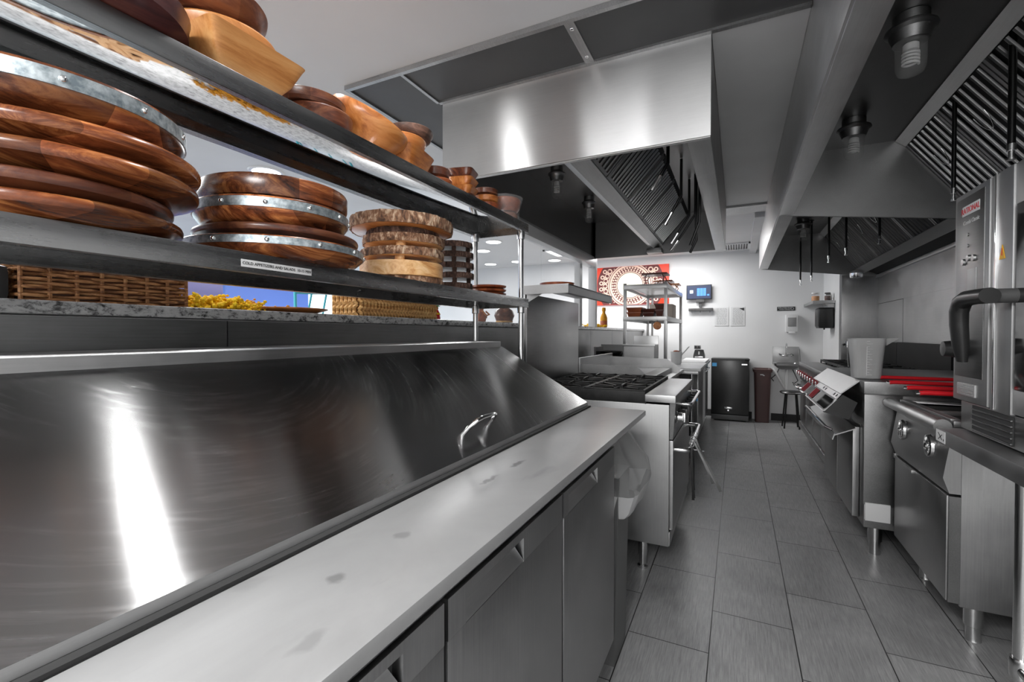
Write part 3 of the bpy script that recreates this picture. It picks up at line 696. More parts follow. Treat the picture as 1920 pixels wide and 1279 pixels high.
# sloping lid: hinge (-1.05,1.168) to lip (-0.605,0.915)
hx, hz, lx, lz = -1.052, 1.168, -0.612, 0.918
lid = obj('lid', MB().slab((hx, Y0, hz), (hx, 2.03, hz), (lx, 2.03, lz), (lx, Y0, lz), 0.004), M['lid'], pt)
lipm = MB(); lipm.slab((lx, Y0, lz), (lx, 2.03, lz), (lx+0.002, 2.03, lz-0.014), (lx+0.002, Y0, lz-0.014), 0.004)
lipm.slab((hx+0.0, 2.034, hz-0.002), (lx, 2.034, lz-0.002), (lx, 2.034, lz-0.016), (hx, 2.034, hz-0.016), 0.004)
obj('lid_rim', lipm, M['steel_bright'], lid)
obj('lid_seal', MB().box(-0.615, -0.595, Y0, 2.03, 0.898, 0.9035), M['rubber'], pt)
obj('rail_channel', MB().box(-0.64, -0.594, Y0, 2.035, 0.872, 0.899), M['steel_dark'], pt)
sdm = MB(); sdm.prism([(-1.34, 0.87), (-0.62, 0.87), (-0.62, 0.893), (-1.06, 1.148), (-1.34, 1.15)], 'y', 2.015, 2.03).prism([(-1.34, 0.87), (-0.62, 0.87), (-0.62, 0.893), (-1.06, 1.148), (-1.34, 1.15)], 'y', Y0, Y0+0.012)
obj('side_cheek', sdm, M['steel_z'], pt)
obj('hinge_cover', MB().prism([(-1.345, 1.170), (-1.345, 1.192), (-1.052, 1.192), (-1.048, 1.190), (-1.048, 1.166), (-1.052, 1.166), (-1.054, 1.182)], 'y', Y0, 2.015), M['steel'], pt)
# lid handle
for yy in (1.07, -0.05):
    hpts = [(-0.675, yy, 0.952), (-0.655, yy+0.002, 0.975), (-0.640, yy+0.02, 0.992), (-0.637, yy+0.045, 0.996), (-0.637, yy+0.11, 0.996), (-0.640, yy+0.125, 0.992), (-0.655, yy+0.138, 0.975), (-0.675, yy+0.14, 0.952)]
    obj('lid_handle', MB().tube(hpts, 0.006, 10), M['chrome'], lid)

# =================================================================== SHELVES ABOVE THE PREP TABLE
su = thing('double_overshelf', 'two tier stainless overshelf above the prep table on tube posts', 'shelf', (-1.1, 1.0, 1.19))
YS0, YS1 = -0.4, 2.13
for z, ml in ((1.405, 'lip_low'), (1.780, 'lip')):
    s = obj('shelf_board', MB().box(-1.25, -0.952, YS0, YS1, z-0.006, z, 0.001), M['mirror'], su)
    obj('shelf_lip', MB().box(-0.956, -0.950, YS0, YS1, z-0.042, z+0.0015, 0.001).box(-0.968, -0.956, YS0, YS1, z-0.042, z-0.038), M[ml], s)
    obj('back_lip', MB().box(-1.256, -1.250, YS0, YS1, z-0.042, z).box(-1.250, -1.225, YS0, YS1, z-0.043, z-0.038), M['lip'], s)
    obj('end_lip', MB().box(-1.255, -0.952, YS1-0.003, YS1+0.003, z-0.042, z), M['lip'], s)
for x, y, zb in ((-0.978, 2.10, 0.89), (-1.22, 2.06, 1.192), (-1.22, -0.35, 1.192), (-0.985, -0.35, 1.192)):
    p = obj('post', MB().tube([(x, y, zb), (x, y, 1.738)], 0.0135, 18), M['pipe'], su)
    obj('post_collar', MB().lathe([(0.018, -0.02), (0.02, -0.018), (0.02, 0.018), (0.018, 0.02)], (x, y, 1.355), 18), M['pipe'], p)
    obj('post_collar', MB().lathe([(0.018, -0.02), (0.02, 0.0), (0.02, 0.018)], (x, y, 1.725), 18), M['pipe'], p)
lb = obj('shelf_label', MB().box(-0.9502, -0.9492, 0.628, 0.808, 1.374, 1.390), M['paper'], su, label='white printed label strip')
text('COLD APPETIZERS AND SALADS  10-15 MIN', 0.0090, M['ink'], lb, (-0.9489, 0.718, 1.382), '+x')

# ---- boards and bowls
def plate_prof(R, h, kind):
    if kind == 'bull':   # bullnose board tapering to a smaller foot
        return [(R*0.76, 0), (R*0.86, h*0.16), (R*0.955, h*0.40), (R*0.985, h*0.46), (R*0.998, h*0.6), (R, h*0.76), (R*0.99, h*0.92), (R*0.97, h), (R*0.90, h), (R*0.86, h*0.8), (0.001, h*0.8)]
    if kind == 'drum':   # straight-sided
        return [(R*0.90, 0), (R*0.975, h*0.1), (R*0.995, h*0.3), (R, h*0.9), (R*0.985, h), (0.001, h)]
    return [(R*0.80, 0), (R*0.92, h*0.20), (R*0.985, h*0.46), (R, h*0.54), (R, h*0.95), (R*0.99, h), (R*0.93, h), (R*0.92, h*0.7), (0.001, h*0.7)]
def board(x, y, z, R, h, mat, label, kind='bull', band=False, cat='serving board', name='round_serving_board', grp='round boards on the lower shelf'):
    t = thing(name, label, cat, (x, y, z), grp) if band else None
    mb = MB().lathe(plate_prof(R, h, kind), (x, y, z), 72)
    if not band: return tag(obj(name, mb, M[mat], loc=(x, y, z)), label, cat, grp)
    obj('board', mb, M[mat], t)
    z0, z1 = (0.56, 0.92)
    obj('metal_band', MB().lathe([(R*1.003, h*z0), (R*1.012, h*z0), (R*1.012, h*z1), (R*1.003, h*z1)], (x, y, z), 72), M['galv'], t)
    for k in range(12):
        a = 2*PI*k/12+0.3; c = (x+R*1.012*math.cos(a), y+R*1.012*math.sin(a), z+h*(z0+z1)/2)
        obj('rivet', MB().sphere(c, 0.0055, (1, 1, 1), 10, 6), M['chrome'], t)
    return t
S = 1.4065
B = 'large round acacia board '
board(-1.11, 0.375, S, 0.200, 0.034, 'acacia', B+'at the bottom of the leftmost stack')
board(-1.12, 0.365, S+0.034, 0.198, 0.034, 'walnut', B+'second from the bottom of the leftmost stack')
board(-1.11, 0.392, S+0.070, 0.212, 0.040, 'acacia', B+'in the middle of the leftmost stack, reddish rim')
board(-1.11, 0.395, S+0.112, 0.213, 0.040, 'acacia', B+'second from the top of the leftmost stack')
board(-1.115, 0.375, S+0.156, 0.206, 0.068, 'acacia', 'galvanised banded acacia board topping the leftmost stack', 'rim', True)
board(-1.10, 0.829, S, 0.215, 0.046, 'acacia', 'wide galvanised banded board at the bottom of the second stack', 'rim', True)
board(-1.10, 0.836, S+0.048, 0.198, 0.030, 'walnut', 'plain round walnut board second from bottom of the second stack')
board(-1.10, 0.821, S+0.080, 0.181, 0.060, 'acacia', 'galvanised banded board third from bottom of the second stack', 'rim', True)
board(-1.10, 0.828, S+0.142, 0.176, 0.052, 'acacia', 'thick round wooden board on top of the second stack', 'drum')
# wood slices with bark
def slice_(x, y, z, R, h, bark, label, grp, face='pale_wood', feet=True, seed=0, peel=False, fm='pale_wood'):
    t = thing('wood_slice', label, 'wood slice', (x, y, z), grp)
    rnd = random.Random(seed); ph = [rnd.random()*6.3 for _ in range(8)]
    def wob(a, zz): return 1+0.018*math.sin(2*a+ph[0])+0.014*math.sin(3*a+ph[1])+0.008*math.sin(7*a+ph[2])+0.006*math.sin(13*a+ph[3]+zz*90)
    def wobb(a, zz): return wob(a, zz)+0.010*math.sin(23*a+ph[4]+zz*120)+0.008*math.sin(41*a+ph[5]-zz*60)
    f = 0.018 if feet else 0.0
    obj('slab', MB().lathe([(R*0.955, f), (R*0.965, f+0.001), (R*0.965, h-0.001), (R*0.955, h)], (x, y, z), 96, wob=wob), M[face], t)
    if not peel:
        obj('bark', MB().lathe([(R*0.962, f), (R*0.99, f), (R, f+(h-f)*0.3), (R*0.995, f+(h-f)*0.7), (R*0.985, h), (R*0.962, h)], (x, y, z), 140, wob=wobb, c0=False, c1=False), M[bark], t)
    if feet:
        for k in range(4):
            a = 0.6+k*PI/2
            obj('foot', MB().lathe([(R*0.11, 0), (R*0.115, 0.004), (R*0.115, 0.019), (R*0.1, 0.0195)], (x+R*0.74*math.cos(a), y+R*0.74*math.sin(a), z), 16), M[fm], t)
    return t
g = 'bark-edged wood slices on the lower shelf'
W = 'bark-edged wood slice '
slice_(-1.10, 1.34, S, 0.140, 0.022, 'bark', W+'at the bottom of the big slice stack', g, feet=False, seed=1)
slice_(-1.10, 1.332, S+0.023, 0.150, 0.050, 'bark', 'thick peeled wood slice low in the big slice stack', g, feet=False, seed=2, peel=True)
slice_(-1.10, 1.338, S+0.074, 0.148, 0.046, 'bark', W+'on small feet in the middle of the big slice stack', g, seed=3)
slice_(-1.10, 1.344, S+0.121, 0.145, 0.046, 'bark', W+'on small feet above the middle of the big slice stack', g, seed=4)
slice_(-1.10, 1.341, S+0.168, 0.130, 0.020, 'bark_dark', 'thin dark wood slice just under the top slice', g, feet=False, seed=5)
slice_(-1.10, 1.333, S+0.189, 0.182, 0.040, 'bark', 'widest bark-edged wood slice topping the big slice stack', g, face='orange_wood', feet=False, seed=6)
g2 = 'dark bark wood slices on the lower shelf'
names = ('at the bottom of the small stack', 'second from the bottom of the small stack', 'in the middle of the small stack', 'second from the top of the small stack', 'on top of the small stack by the shelf post')
for k in range(5): slice_(-1.12+0.004*(k % 2), 1.70+0.005*((k*7) % 3), S+0.044*k, 0.084, 0.042, 'bark_dark', 'small dark bark wood slice '+names[k], g2, face='smoked_wood', seed=20+k, fm='bark_dark')
for k, lbl in enumerate(('bottom', 'middle', 'top')):
    tag(obj('round_serving_dish', MB().lathe([(0.05, 0), (0.07, 0.004), (0.088, 0.012), (0.092, 0.02), (0.089, 0.021), (0.068, 0.010), (0.001, 0.008)], (-1.105, 1.985, S+0.0185*k), 48), M['red_wood'], loc=(-1.105, 1.985, S+0.0185*k)),
        'flat dark red serving dish, %s of three beside the shelf posts' % lbl, 'dish', 'flat dark dishes on the lower shelf')

T = 1.7820
def bowl(x, y, z, R, h, mat, label, base=0.5, rim=0.008, ov=(1, 1), tilt=None, grp='wooden bowls on the top shelf'):
    pr = [(R*base, 0), (R*(base+0.22), h*0.08), (R*(base+0.38), h*0.33), (R*0.985, h*0.75), (R, h*0.93), (R-rim*0.4, h), (R-rim, h*0.96), (R*0.9-rim*0.7, h*0.55), (R*base*0.9, h*0.2), (0.001, h*0.17)]
    pr = [(min(a, R), b_) for a, b_ in pr]
    mb = MB().lathe(pr, (0, 0, 0), 56)
    for v in mb.bm.verts: v.co.x *= ov[0]; v.co.y *= ov[1]
    if tilt:
        mt = Matrix.Rotation(tilt[0], 3, 'X') @ Matrix.Rotation(tilt[1], 3, 'Y')
        for v in mb.bm.verts: v.co = mt @ v.co
    lo = min(v.co.z for v in mb.bm.verts)
    for v in mb.bm.verts: v.co += Vector((x, y, z-lo))
    return tag(obj('wooden_bowl', mb, M[mat], loc=(x, y, z)), label, 'bowl', grp)
def sqbowl(x, y, z, a, h, mat, label, base=0.62, rot=0.0, rim=0.010, ay=None, tilt=None, pw=6.0, grp='wooden bowls on the top shelf'):
    ay = ay or a
    def ring(sx, sy, zz, p=pw):
        r = []
        for i in range(64):
            t = 2*PI*(i+0.5)/64; c, s = math.cos(t), math.sin(t)
            cc = abs(c)**(2/p)*(1 if c > 0 else -1); ss = abs(s)**(2/p)*(1 if s > 0 else -1)
            r.append(Vector((cc*sx*math.cos(rot)-ss*sy*math.sin(rot), cc*sx*math.sin(rot)+ss*sy*math.cos(rot), zz)))
        return r
    pf = [(base, 0), (base+0.06, 0.005), (0.80, h*0.4), (0.96, h*0.9), (1.0, h), (1.0-rim/a, h), (0.78-rim/a*0.5, h*0.42), (base-0.05, h*0.18)]
    rings = [ring(a*k, ay*k, zz) for k, zz in pf]
    if tilt:
        mt = Matrix.Rotation(tilt[0], 3, 'X') @ Matrix.Rotation(tilt[1], 3, 'Y'); rings = [[mt @ p for p in r] for r in rings]
    lo = min(p.z for r in rings for p in r)
    rings = [[p+Vector((x, y, z-lo)) for p in r] for r in rings]
    return tag(obj('square_wooden_bowl', MB().loft(rings), M[mat], loc=(x, y, z)), label, 'bowl', grp)
bowl(-1.06, 0.405, T, 0.165, 0.062, 'plum_wood', 'dark plum wooden bowl at the left end of the top shelf', 0.6)
sqbowl(-1.035, 0.672, T, 0.105, 0.080, 'honey_wood', 'large honey coloured square bowl with flared sides', 0.55, rot=0.0, rim=0.012, ay=0.115, pw=14.0)
bowl(-1.13, 0.70, T+0.082, 0.125, 0.070, 'honey_wood', 'round honey coloured bowl resting on the square flared bowl', 0.5)
bowl(-1.13, 0.66, T+0.154, 0.135, 0.065, 'walnut', 'dark round bowl on top of the honey coloured bowls', 0.5)
bowl(-1.075, 0.935, T, 0.098, 0.062, 'walnut', 'walnut bowl next to the honey coloured square bowl', 0.72)
bowl(-1.09, 0.92, T+0.063, 0.100, 0.035, 'walnut', 'shallow dark bowl on the walnut bowl beside the square bowl', 0.72)
bowl(-1.11, 1.115, T, 0.128, 0.125, 'orange_wood', 'deep orange flared bowl leaning toward the ceiling hood', 0.35, tilt=(-0.20, 0.42))
sqbowl(-1.07, 1.29, T, 0.098, 0.078, 'orange_wood', 'orange square bowl under the striped rim bowl', 0.6, rot=0.2)
bowl(-1.08, 1.30, T+0.079, 0.092, 0.052, 'orange_wood', 'round orange bowl between square and striped bowls', 0.5)
bowl(-1.07, 1.34, T+0.132, 0.086, 0.045, 'smoked_wood', 'dark stripe rimmed bowl topping the orange bowls', 0.5)
bowl(-1.07, 1.51, T, 0.060, 0.052, 'red_wood', 'small round reddish bowl under the darker one, mid shelf', 0.55)
bowl(-1.08, 1.515, T+0.053, 0.055, 0.045, 'walnut', 'small dark bowl on the reddish bowl, mid shelf', 0.6)
for k, (mt, lb_) in enumerate((('walnut', 'dark square bowl at the bottom of the square bowl stack'), ('orange_wood', 'second square bowl from the bottom of the square bowl stack'), ('orange_wood', 'third square bowl from the bottom of the square bowl stack'), ('walnut', 'dark square bowl on top of the square bowl stack'))):
    sqbowl(-1.07, 1.695, T+0.036*k, 0.062, 0.036, mt, lb_, 0.66, rot=0.25, rim=0.006)
bowl(-1.06, 1.88, T, 0.066, 0.050, 'red_wood', 'bottom bowl of the round stack by the shelf post', 0.5)
bowl(-1.06, 1.885, T+0.050, 0.062, 0.034, 'orange_wood', 'middle bowl of the round stack by the shelf post', 0.55)
bowl(-1.065, 1.89, T+0.085, 0.060, 0.034, 'walnut', 'top bowl of the round stack by the shelf post', 0.6)
bowl(-1.13, 2.02, T, 0.052, 0.075, 'red_wood', 'small deep reddish bowl wrapped in film behind the round stack', 0.6)
bowl(-1.12, 2.02, T+0.076, 0.048, 0.040, 'red_wood', 'small reddish bowl on the film wrapped deep bowl', 0.6)
bowl(-1.04, 2.04, T, 0.066, 0.040, 'walnut', 'film wrapped brown bowl at the right end of the top shelf', 0.75)
bowl(-1.04, 2.04, T+0.041, 0.080, 0.068, 'red_wood', 'film wrapped flared red bowl at the right end of the top shelf', 0.55)
fm = MB().lathe([(0.070, 0.0), (0.074, 0.02), (0.073, 0.042), (0.080, 0.07), (0.090, 0.112), (0.085, 0.118), (0.001, 0.116)], (-1.04, 2.04, T), 40, wob=lambda a, z: 1+0.03*math.sin(5*a+z*60)+0.02*math.sin(11*a), c0=False)
tag(obj('plastic_film', fm, M['film'], loc=(-1.04, 2.04, T)), 'clear plastic film wrapped around the last two bowls', 'plastic film')

# ---- things on the granite ledge
L = 1.303
def basket(name, x0, x1, y0, y1, z0, z1, mat, label, rows, stakes, amp, r):
    t = thing(name, label, 'basket', ((x0+x1)/2, (y0+y1)/2, z0))
    per = [((x0, y0), (x1, y0)), ((x1, y0), (x1, y1)), ((x1, y1), (x0, y1)), ((x0, y1), (x0, y0))]
    wv = MB()
    for k in range(rows):
        z = z0+r+(z1-z0-2*r)*k/(rows-1); pts = []
        for (a, b_) in per:
            a, b_ = Vector(a), Vector(b_); l = (b_-a).length; n = max(8, int(l/0.012)); nrm = Vector((-(b_-a).y, (b_-a).x)).normalized()
            for i in range(n):
                s = i/n; q = a.lerp(b_, s)+nrm*amp*math.sin(s*l*PI/stakes+PI*(k % 2)); pts.append((q.x, q.y, z+0.0012*math.sin(37*s*l+k*2.1)))
        wv.tube(pts, r, 6, True)
    obj('weave', wv, M[mat], t)
    st = MB()
    for (a, b_) in per:
        a, b_ = Vector(a), Vector(b_); l = (b_-a).length; n = int(l/stakes)
        for i in range(n+1):
            q = a.lerp(b_, i/n) if n else a; st.tube([(q.x, q.y, z0), (q.x, q.y, z1)], r*1.1, 6)
    obj('stakes', st, M[mat], t)
    obj('liner', MB().box(x0+.012, x1-.012, y0+.012, y1-.012, z0, z1-0.004), M['walnut'], t)
    rp = []
    for (a, b_) in per:
        a, b_ = Vector(a), Vector(b_)
        for i in range(20): q = a.lerp(b_, i/20); rp.append((q.x, q.y, z1+0.002*math.sin(i*2.2)))
    obj('rim', MB().tube(rp, r*2.0, 8, True), M[mat], t)
    return t
basket('wicker_basket', -1.74, -1.42, 0.435, 0.775, L, L+0.085, 'wicker', 'brown wicker basket on the granite ledge under the shelf', 9, 0.045, 0.007, 0.0042)
cl = MB(); rnd = random.Random(3)
for k in range(26):
    a = rnd.random(); b0 = rnd.random()
    pts = [(-1.70+0.25*(s/8), 0.47+0.3*b0+0.05*math.sin(s*0.7+a*6), L+0.088+0.012*math.sin(s*0.9+a*5)+0.01*a) for s in range(9)]
    cl.tube(pts, 0.011, 8)
tag(obj('folded_cloths', cl, M['cloth'], loc=(-1.58, 0.6, L+0.09)), 'beige rolled cloths piled in the wicker basket', 'cloth')
tag(obj('speaker_box', MB().box(-1.62, -1.42, 0.20, 0.422, L, L+0.078, 0.018), M['black_plastic'], loc=(-1.5, 0.3, L)), 'black rounded box at the left edge on the granite ledge', 'box')
def flowers(name, x0, x1, y0, y1, z0, h, mat, label, n, sd):
    t = thing(name, label, 'flowers', ((x0+x1)/2, (y0+y1)/2, z0)); rnd = random.Random(sd)
    st = MB(); bl = MB()
    for k in range(n):
        p = Vector((rnd.uniform(x0, x1), rnd.uniform(y0, y1), z0+0.004)); u = (p.y-y0)/(y1-y0); hh = h*(0.55+0.45*math.sin(PI*min(1, u*1.15+0.1)))
        q = p+Vector((rnd.uniform(-.05, .05), rnd.uniform(-.04, .09), rnd.uniform(0.25, 1)*hh)); q.z = max(q.z, z0+0.008)
        st.tube([p, p.lerp(q, .5)+Vector((0, 0, .004)), q], 0.0012, 4)
        for i in range(13):
            c = p.lerp(q, 0.15+0.85*i/12)+Vector((rnd.gauss(0, .005), rnd.gauss(0, .005), rnd.gauss(0, .003))); c.z = max(c.z, z0+0.004)
            bl.sphere(c, rnd.uniform(.003, .0062), (1, 1.3, 1), 6, 4)
    obj('stems', st, M['ochre'], t); b_ = obj('blossoms', bl, M[mat], t); b_['kind'] = 'stuff'
    return t
flowers('dried_flowers', -1.62, -1.42, 0.80, 0.97, L, 0.05, 'yellow', 'yellow dried flowers in front of the wicker basket on the ledge', 150, 5)
flowers('dried_flowers', -1.77, -1.67, 0.98, 1.36, L, 0.05, 'ochre', 'orange tinged dried flowers behind the wooden plate on the ledge', 90, 8)
tag(obj('wooden_plate', MB().lathe([(0.08, 0), (0.11, 0.004), (0.145, 0.014), (0.148, 0.018), (0.143, 0.019), (0.1, 0.009), (0.001, 0.008)], (-1.49, 1.15, L), 56), M['orange_wood'], loc=(-1.49, 1.15, L)), 'flat orange wooden plate lying on the granite ledge', 'plate')
sb = thing('seagrass_basket', 'golden braided seagrass basket on the granite ledge', 'basket', (-1.6, 1.72, L))
br_ = MB(); rnd = random.Random(11)
bx0, bx1, by0, by1 = -1.56, -1.42, 1.44, 1.99
for k in range(4):
    z = L+0.014+0.024*k
    for (a, b_) in (((bx1, by0), (bx1, by1)), ((bx0, by0), (bx1, by0)), ((bx1, by1), (bx0, by1)), ((bx0, by1), (bx0, by0))):
        a, b_ = Vector(a), Vector(b_); l = (b_-a).length; n = int(l/0.021); d = (b_-a).normalized()
        for i in range(n):
            c = a+d*(i+0.5)*l/n; s = 1 if (k+0) % 2 else -1
            br_.tube([(c.x-d.x*0.007, c.y-d.y*0.007, z-0.011*s), (c.x+(d.y)*0.008, c.y-(d.x)*0.008, z), (c.x+d.x*0.007, c.y+d.y*0.007, z+0.012*s)], 0.0088, 6)
obj('braid', br_, M['seagrass'], sb)
obj('basket_wall', MB().box(bx0+.006, bx1-.006, by0+.006, by1-.006, L, L+0.082, 0.01), M['wicker'], sb)
# small figures
fg = thing('folk_figurine', 'small painted red and green figurine on the ledge beside the seagrass basket', 'figurine', (-1.46, 2.05, L))
obj('body', MB().lathe([(0.018, 0), (0.024, 0.01), (0.02, 0.04), (0.012, 0.055), (0.001, 0.06)], (-1.46, 2.05, L), 20), M['red'], fg)
obj('head', MB().sphere((-1.46, 2.05, L+0.066), 0.013, (1, 1, 1.1), 14, 10), M['orange_wood'], fg)
obj('hat', MB().lathe([(0.022, 0), (0.02, 0.003), (0.008, 0.01), (0.001, 0.016)], (-1.46, 2.05, L+0.074), 18), plain('green_paint', (0.03, 0.18, 0.04), 0.4), fg)
obj('shawl', MB().lathe([(0.025, 0.03), (0.022, 0.036), (0.014, 0.05)], (-1.46, 2.05, L), 18), M['yellow'], fg)
fg = thing('carved_figure', 'brown carved figure on the ledge left of the front shelf post', 'figurine', (-1.46, 2.53, L))
obj('body', MB().lathe([(0.03, 0), (0.036, 0.02), (0.03, 0.06), (0.018, 0.075), (0.02, 0.09), (0.014, 0.105), (0.001, 0.11)], (-1.46, 2.53, L), 24), M['red_wood'], fg)
obj('arm', MB().tube([(-1.43, 2.50, L+0.07), (-1.415, 2.52, L+0.045), (-1.43, 2.55, L+0.03)], 0.006, 8), M['orange_wood'], fg)
obj('arm', MB().tube([(-1.44, 2.56, L+0.07), (-1.42, 2.57, L+0.05), (-1.43, 2.54, L+0.04)], 0.006, 8), M['orange_wood'], fg)
vs = thing('woven_vase', 'dark woven round vase on the ledge near the end panel', 'vase', (-1.47, 2.88, L))
obj('vase', MB().lathe([(0.03, 0), (0.058, 0.02), (0.07, 0.055), (0.058, 0.09), (0.034, 0.108), (0.04, 0.118), (0.03, 0.118), (0.026, 0.10)], (-1.47, 2.88, L), 32, wob=lambda a, z: 1+0.03*math.sin(16*a+z*260)), M['walnut'], vs)
obj('lower_rope', MB().tube([(-1.47+0.055*math.cos(a), 2.88+0.055*math.sin(a), L+0.012) for a in [2*PI*k/24 for k in range(24)]], 0.006, 6, True), M['seagrass'], vs)
flowers('flower_garland', -1.53, -1.40, 4.86, 5.36, L, 0.05, 'yellow', 'yellow flower garland on the far ledge beside the bottle', 70, 15)
bt = thing('decorated_bottle', 'orange decorated bottle on the far ledge in front of the white wall', 'bottle', (-1.44, 5.45, L))
obj('body', MB().lathe([(0.035, 0), (0.042, 0.01), (0.042, 0.12), (0.03, 0.155), (0.018, 0.175), (0.018, 0.2), (0.001, 0.2)], (-1.44, 5.45, L), 24), M['ochre'], bt)
obj('label', MB().lathe([(0.0425, 0.03), (0.0432, 0.032), (0.0432, 0.08), (0.0425, 0.082)], (-1.44, 5.45, L), 24), M['clay'], bt)
obj('cap', MB().lathe([(0.022, 0.2), (0.024, 0.21), (0.022, 0.24), (0.001, 0.245)], (-1.44, 5.45, L), 20), M['ochre'], bt)

# =================================================================== BIN WITH BAG
tb = thing('waste_bin', 'slim grey waste bin with a clear bag between prep table and range', 'bin', (-0.6, 1.75, 0))
obj('bin_body', MB().loft([[(x, y, z) for x, y in ((-0.84, 1.672), (q, 1.672), (q, 1.86), (-0.84, 1.86))] for q, z in ((-0.40, 0.0), (-0.385, 0.70))]), M['grey_plastic'], tb)
rnd = random.Random(4)
def bagring(z, xo, y0, y1, ph, am):
    r = []; n = 72
    cx_, cy_ = (-0.84+xo)/2, (y0+y1)/2; ax_, ay_ = (xo+0.84)/2, (y1-y0)/2
    for i in range(n):
        t = 2*PI*i/n; c, s = math.cos(t), math.sin(t)
        cc = abs(c)**0.5*(1 if c > 0 else -1); ss = abs(s)**0.5*(1 if s > 0 else -1)
        k = 1+am*(math.sin(9*t+ph)+0.6*math.sin(17*t+ph*2)+0.4*math.sin(31*t+ph*3))
        r.append((cx_+ax_*cc*k, cy_+ay_*ss*k, z+0.012*math.sin(3*t+ph)))
    return r
rg = [bagring(0.555, -0.352, 1.66, 2.02, 0.2, 0.012), bagring(0.575, -0.335, 1.655, 2.05, 0.4, 0.012), bagring(0.64, -0.315, 1.655, 2.08, 0.6, 0.014),
      bagring(0.70, -0.325, 1.665, 2.07, 0.9, 0.02), bagring(0.76, -0.36, 1.675, 2.03, 1.3, 0.03), bagring(0.815, -0.385, 1.69, 1.99, 1.8, 0.035), bagring(0.835, -0.40, 1.70, 1.97, 2.1, 0.03)]
obj('bag_liner', MB().loft(rg[2:], False, False), M['bag'], tb)
obj('bag_hem', MB().loft([bagring(0.56, -0.372, 1.67, 2.00, 0.2, 0.01)]+rg[:3], False, False), M['bag_hem'], tb)

# =================================================================== LEFT RANGE
rx0, rx1, ry0, ry1 = -1.08, -0.30, 2.40, 3.31
rg = thing('gas_range', 'six burner stainless gas range with black grates and a high back shelf', 'range', (-0.7, 2.85, 0))
obj('side_panel', MB().box(rx0, rx1-0.002, ry0, ry0+0.012, 0.16, 0.874, 0.003), M['steel_side'], rg)
obj('body', MB().box(rx0, rx1-0.02, ry0+0.013, ry1, 0.16, 0.87, 0.003), M['steel_dark'], rg)
obj('landing_ledge', MB().box(-0.415, -0.268, ry0-0.03, ry1, 0.888, 0.925, 0.004), M['steel_bright'], rg)
obj('control_panel', MB().prism([(-0.30, 0.70), (-0.285, 0.70), (-0.272, 0.886), (-0.30, 0.886)], 'y', ry0+0.01, ry1), M['steel_dark'], rg)
obj('oven_door', MB().box(-0.315, -0.285, ry0+0.03, ry1-0.03, 0.235, 0.69, 0.006), M['steel_door'], rg)
obj('kick_panel', MB().box(-0.312, -0.298, ry0+0.01, ry1-0.01, 0.16, 0.228, 0.002), M['steel_z'], rg)
def bar_handle(pts, r, parent, name='door_handle', m='chrome'): return obj(name, MB().tube(pts, r, 12), M[m], parent)
def smooth_u(x0, x1, ya, yb, z, rr=0.03):
    p = [(x0, ya, z)]
    for k in range(5): a = PI/2*k/4; p.append((x1-rr+rr*math.sin(a), ya+rr-rr*math.cos(a) if yb > ya else ya-rr+rr*math.cos(a), z))
    for k in range(5): a = PI/2*k/4; p.append((x1-rr+rr*math.cos(a), yb-rr+rr*math.sin(a) if yb > ya else yb+rr-rr*math.sin(a), z))
    p.append((x0, yb, z)); return p
bar_handle(smooth_u(-0.286, -0.215, ry0+0.09, ry1-0.1, 0.635), 0.014, rg)
bar_handle(smooth_u(-0.286, -0.222, ry0+0.27, ry1-0.02, 0.845, 0.02), 0.010, rg, 'towel_rail')
for k in range(8):
    y = ry0+0.07+0.115*k
    kb_ = obj('burner_knob', MB().lathe([(0.030, 0), (0.031, 0.006), (0.024, 0.012), (0.022, 0.034), (0.001, 0.036)], (-0.279, y, 0.805), 24, axis='x'), M['pipe' if k == 0 else 'black_plastic'], rg)
    obj('knob_grip', MB().box(-0.246, -0.232, y-0.006, y+0.006, 0.782, 0.828, 0.003), M['chrome' if k == 0 else ('badge_blue' if k == 7 else 'black_plastic')], kb_)
obj('burner_tray', MB().box(-1.06, -0.42, ry0+0.01, ry1-0.005, 0.872, 0.885).box(-0.42, -0.414, ry0, ry1, 0.872, 0.922), M['black'], rg)
obj('tray_front', MB().box(-1.06, -0.42, ry0+0.002, ry0+0.012, 0.875, 0.934, 0.002), M['black'], rg)
for i in range(2):
    for j in range(3):
        gx0 = -1.05+0.315*i; gx1 = gx0+0.305; gy0 = ry0+0.015+0.298*j; gy1 = gy0+0.288; z = 0.937
        gm = MB(); cxg, cyg = (gx0+gx1)/2, (gy0+gy1)/2
        for a, b_ in (((gx0, gy0), (gx1, gy0)), ((gx1, gy0), (gx1, gy1)), ((gx1, gy1), (gx0, gy1)), ((gx0, gy1), (gx0, gy0))):
            d = Vector((b_[0]-a[0], b_[1]-a[1], 0)).normalized(); nrm = Vector((-d.y, d.x, 0))
            gm.obox((a[0], a[1], z-0.008), (b_[0], b_[1], z-0.008), nrm*0.014, (0, 0, 0.022))
        for k in range(8):
            an = 2*PI*k/8; e = (cxg+0.14*math.cos(an)*(1.25 if k % 2 else 1), cyg+0.135*math.sin(an)*(1.25 if k % 2 else 1))
            s_ = (cxg+0.04*math.cos(an), cyg+0.04*math.sin(an)); d = Vector((e[0]-s_[0], e[1]-s_[1], 0)).normalized()
            gm.obox((s_[0], s_[1], z-0.006), (e[0], e[1], z), Vector((-d.y, d.x, 0))*0.011, (0, 0, 0.018))
        for sx in (gx0+.01, gx1-.01):
            for sy in (gy0+.01, gy1-.01): gm.box(sx-.007, sx+.007, sy-.007, sy+.007, 0.885, z-.01)
        gr = obj('burner_grate', gm, M['black'], rg)
        obj('burner_cap', MB().lathe([(0.05, 0), (0.052, 0.01), (0.035, 0.022), (0.02, 0.026), (0.001, 0.026)], (cxg, cyg, 0.885), 24), M['black'], gr)
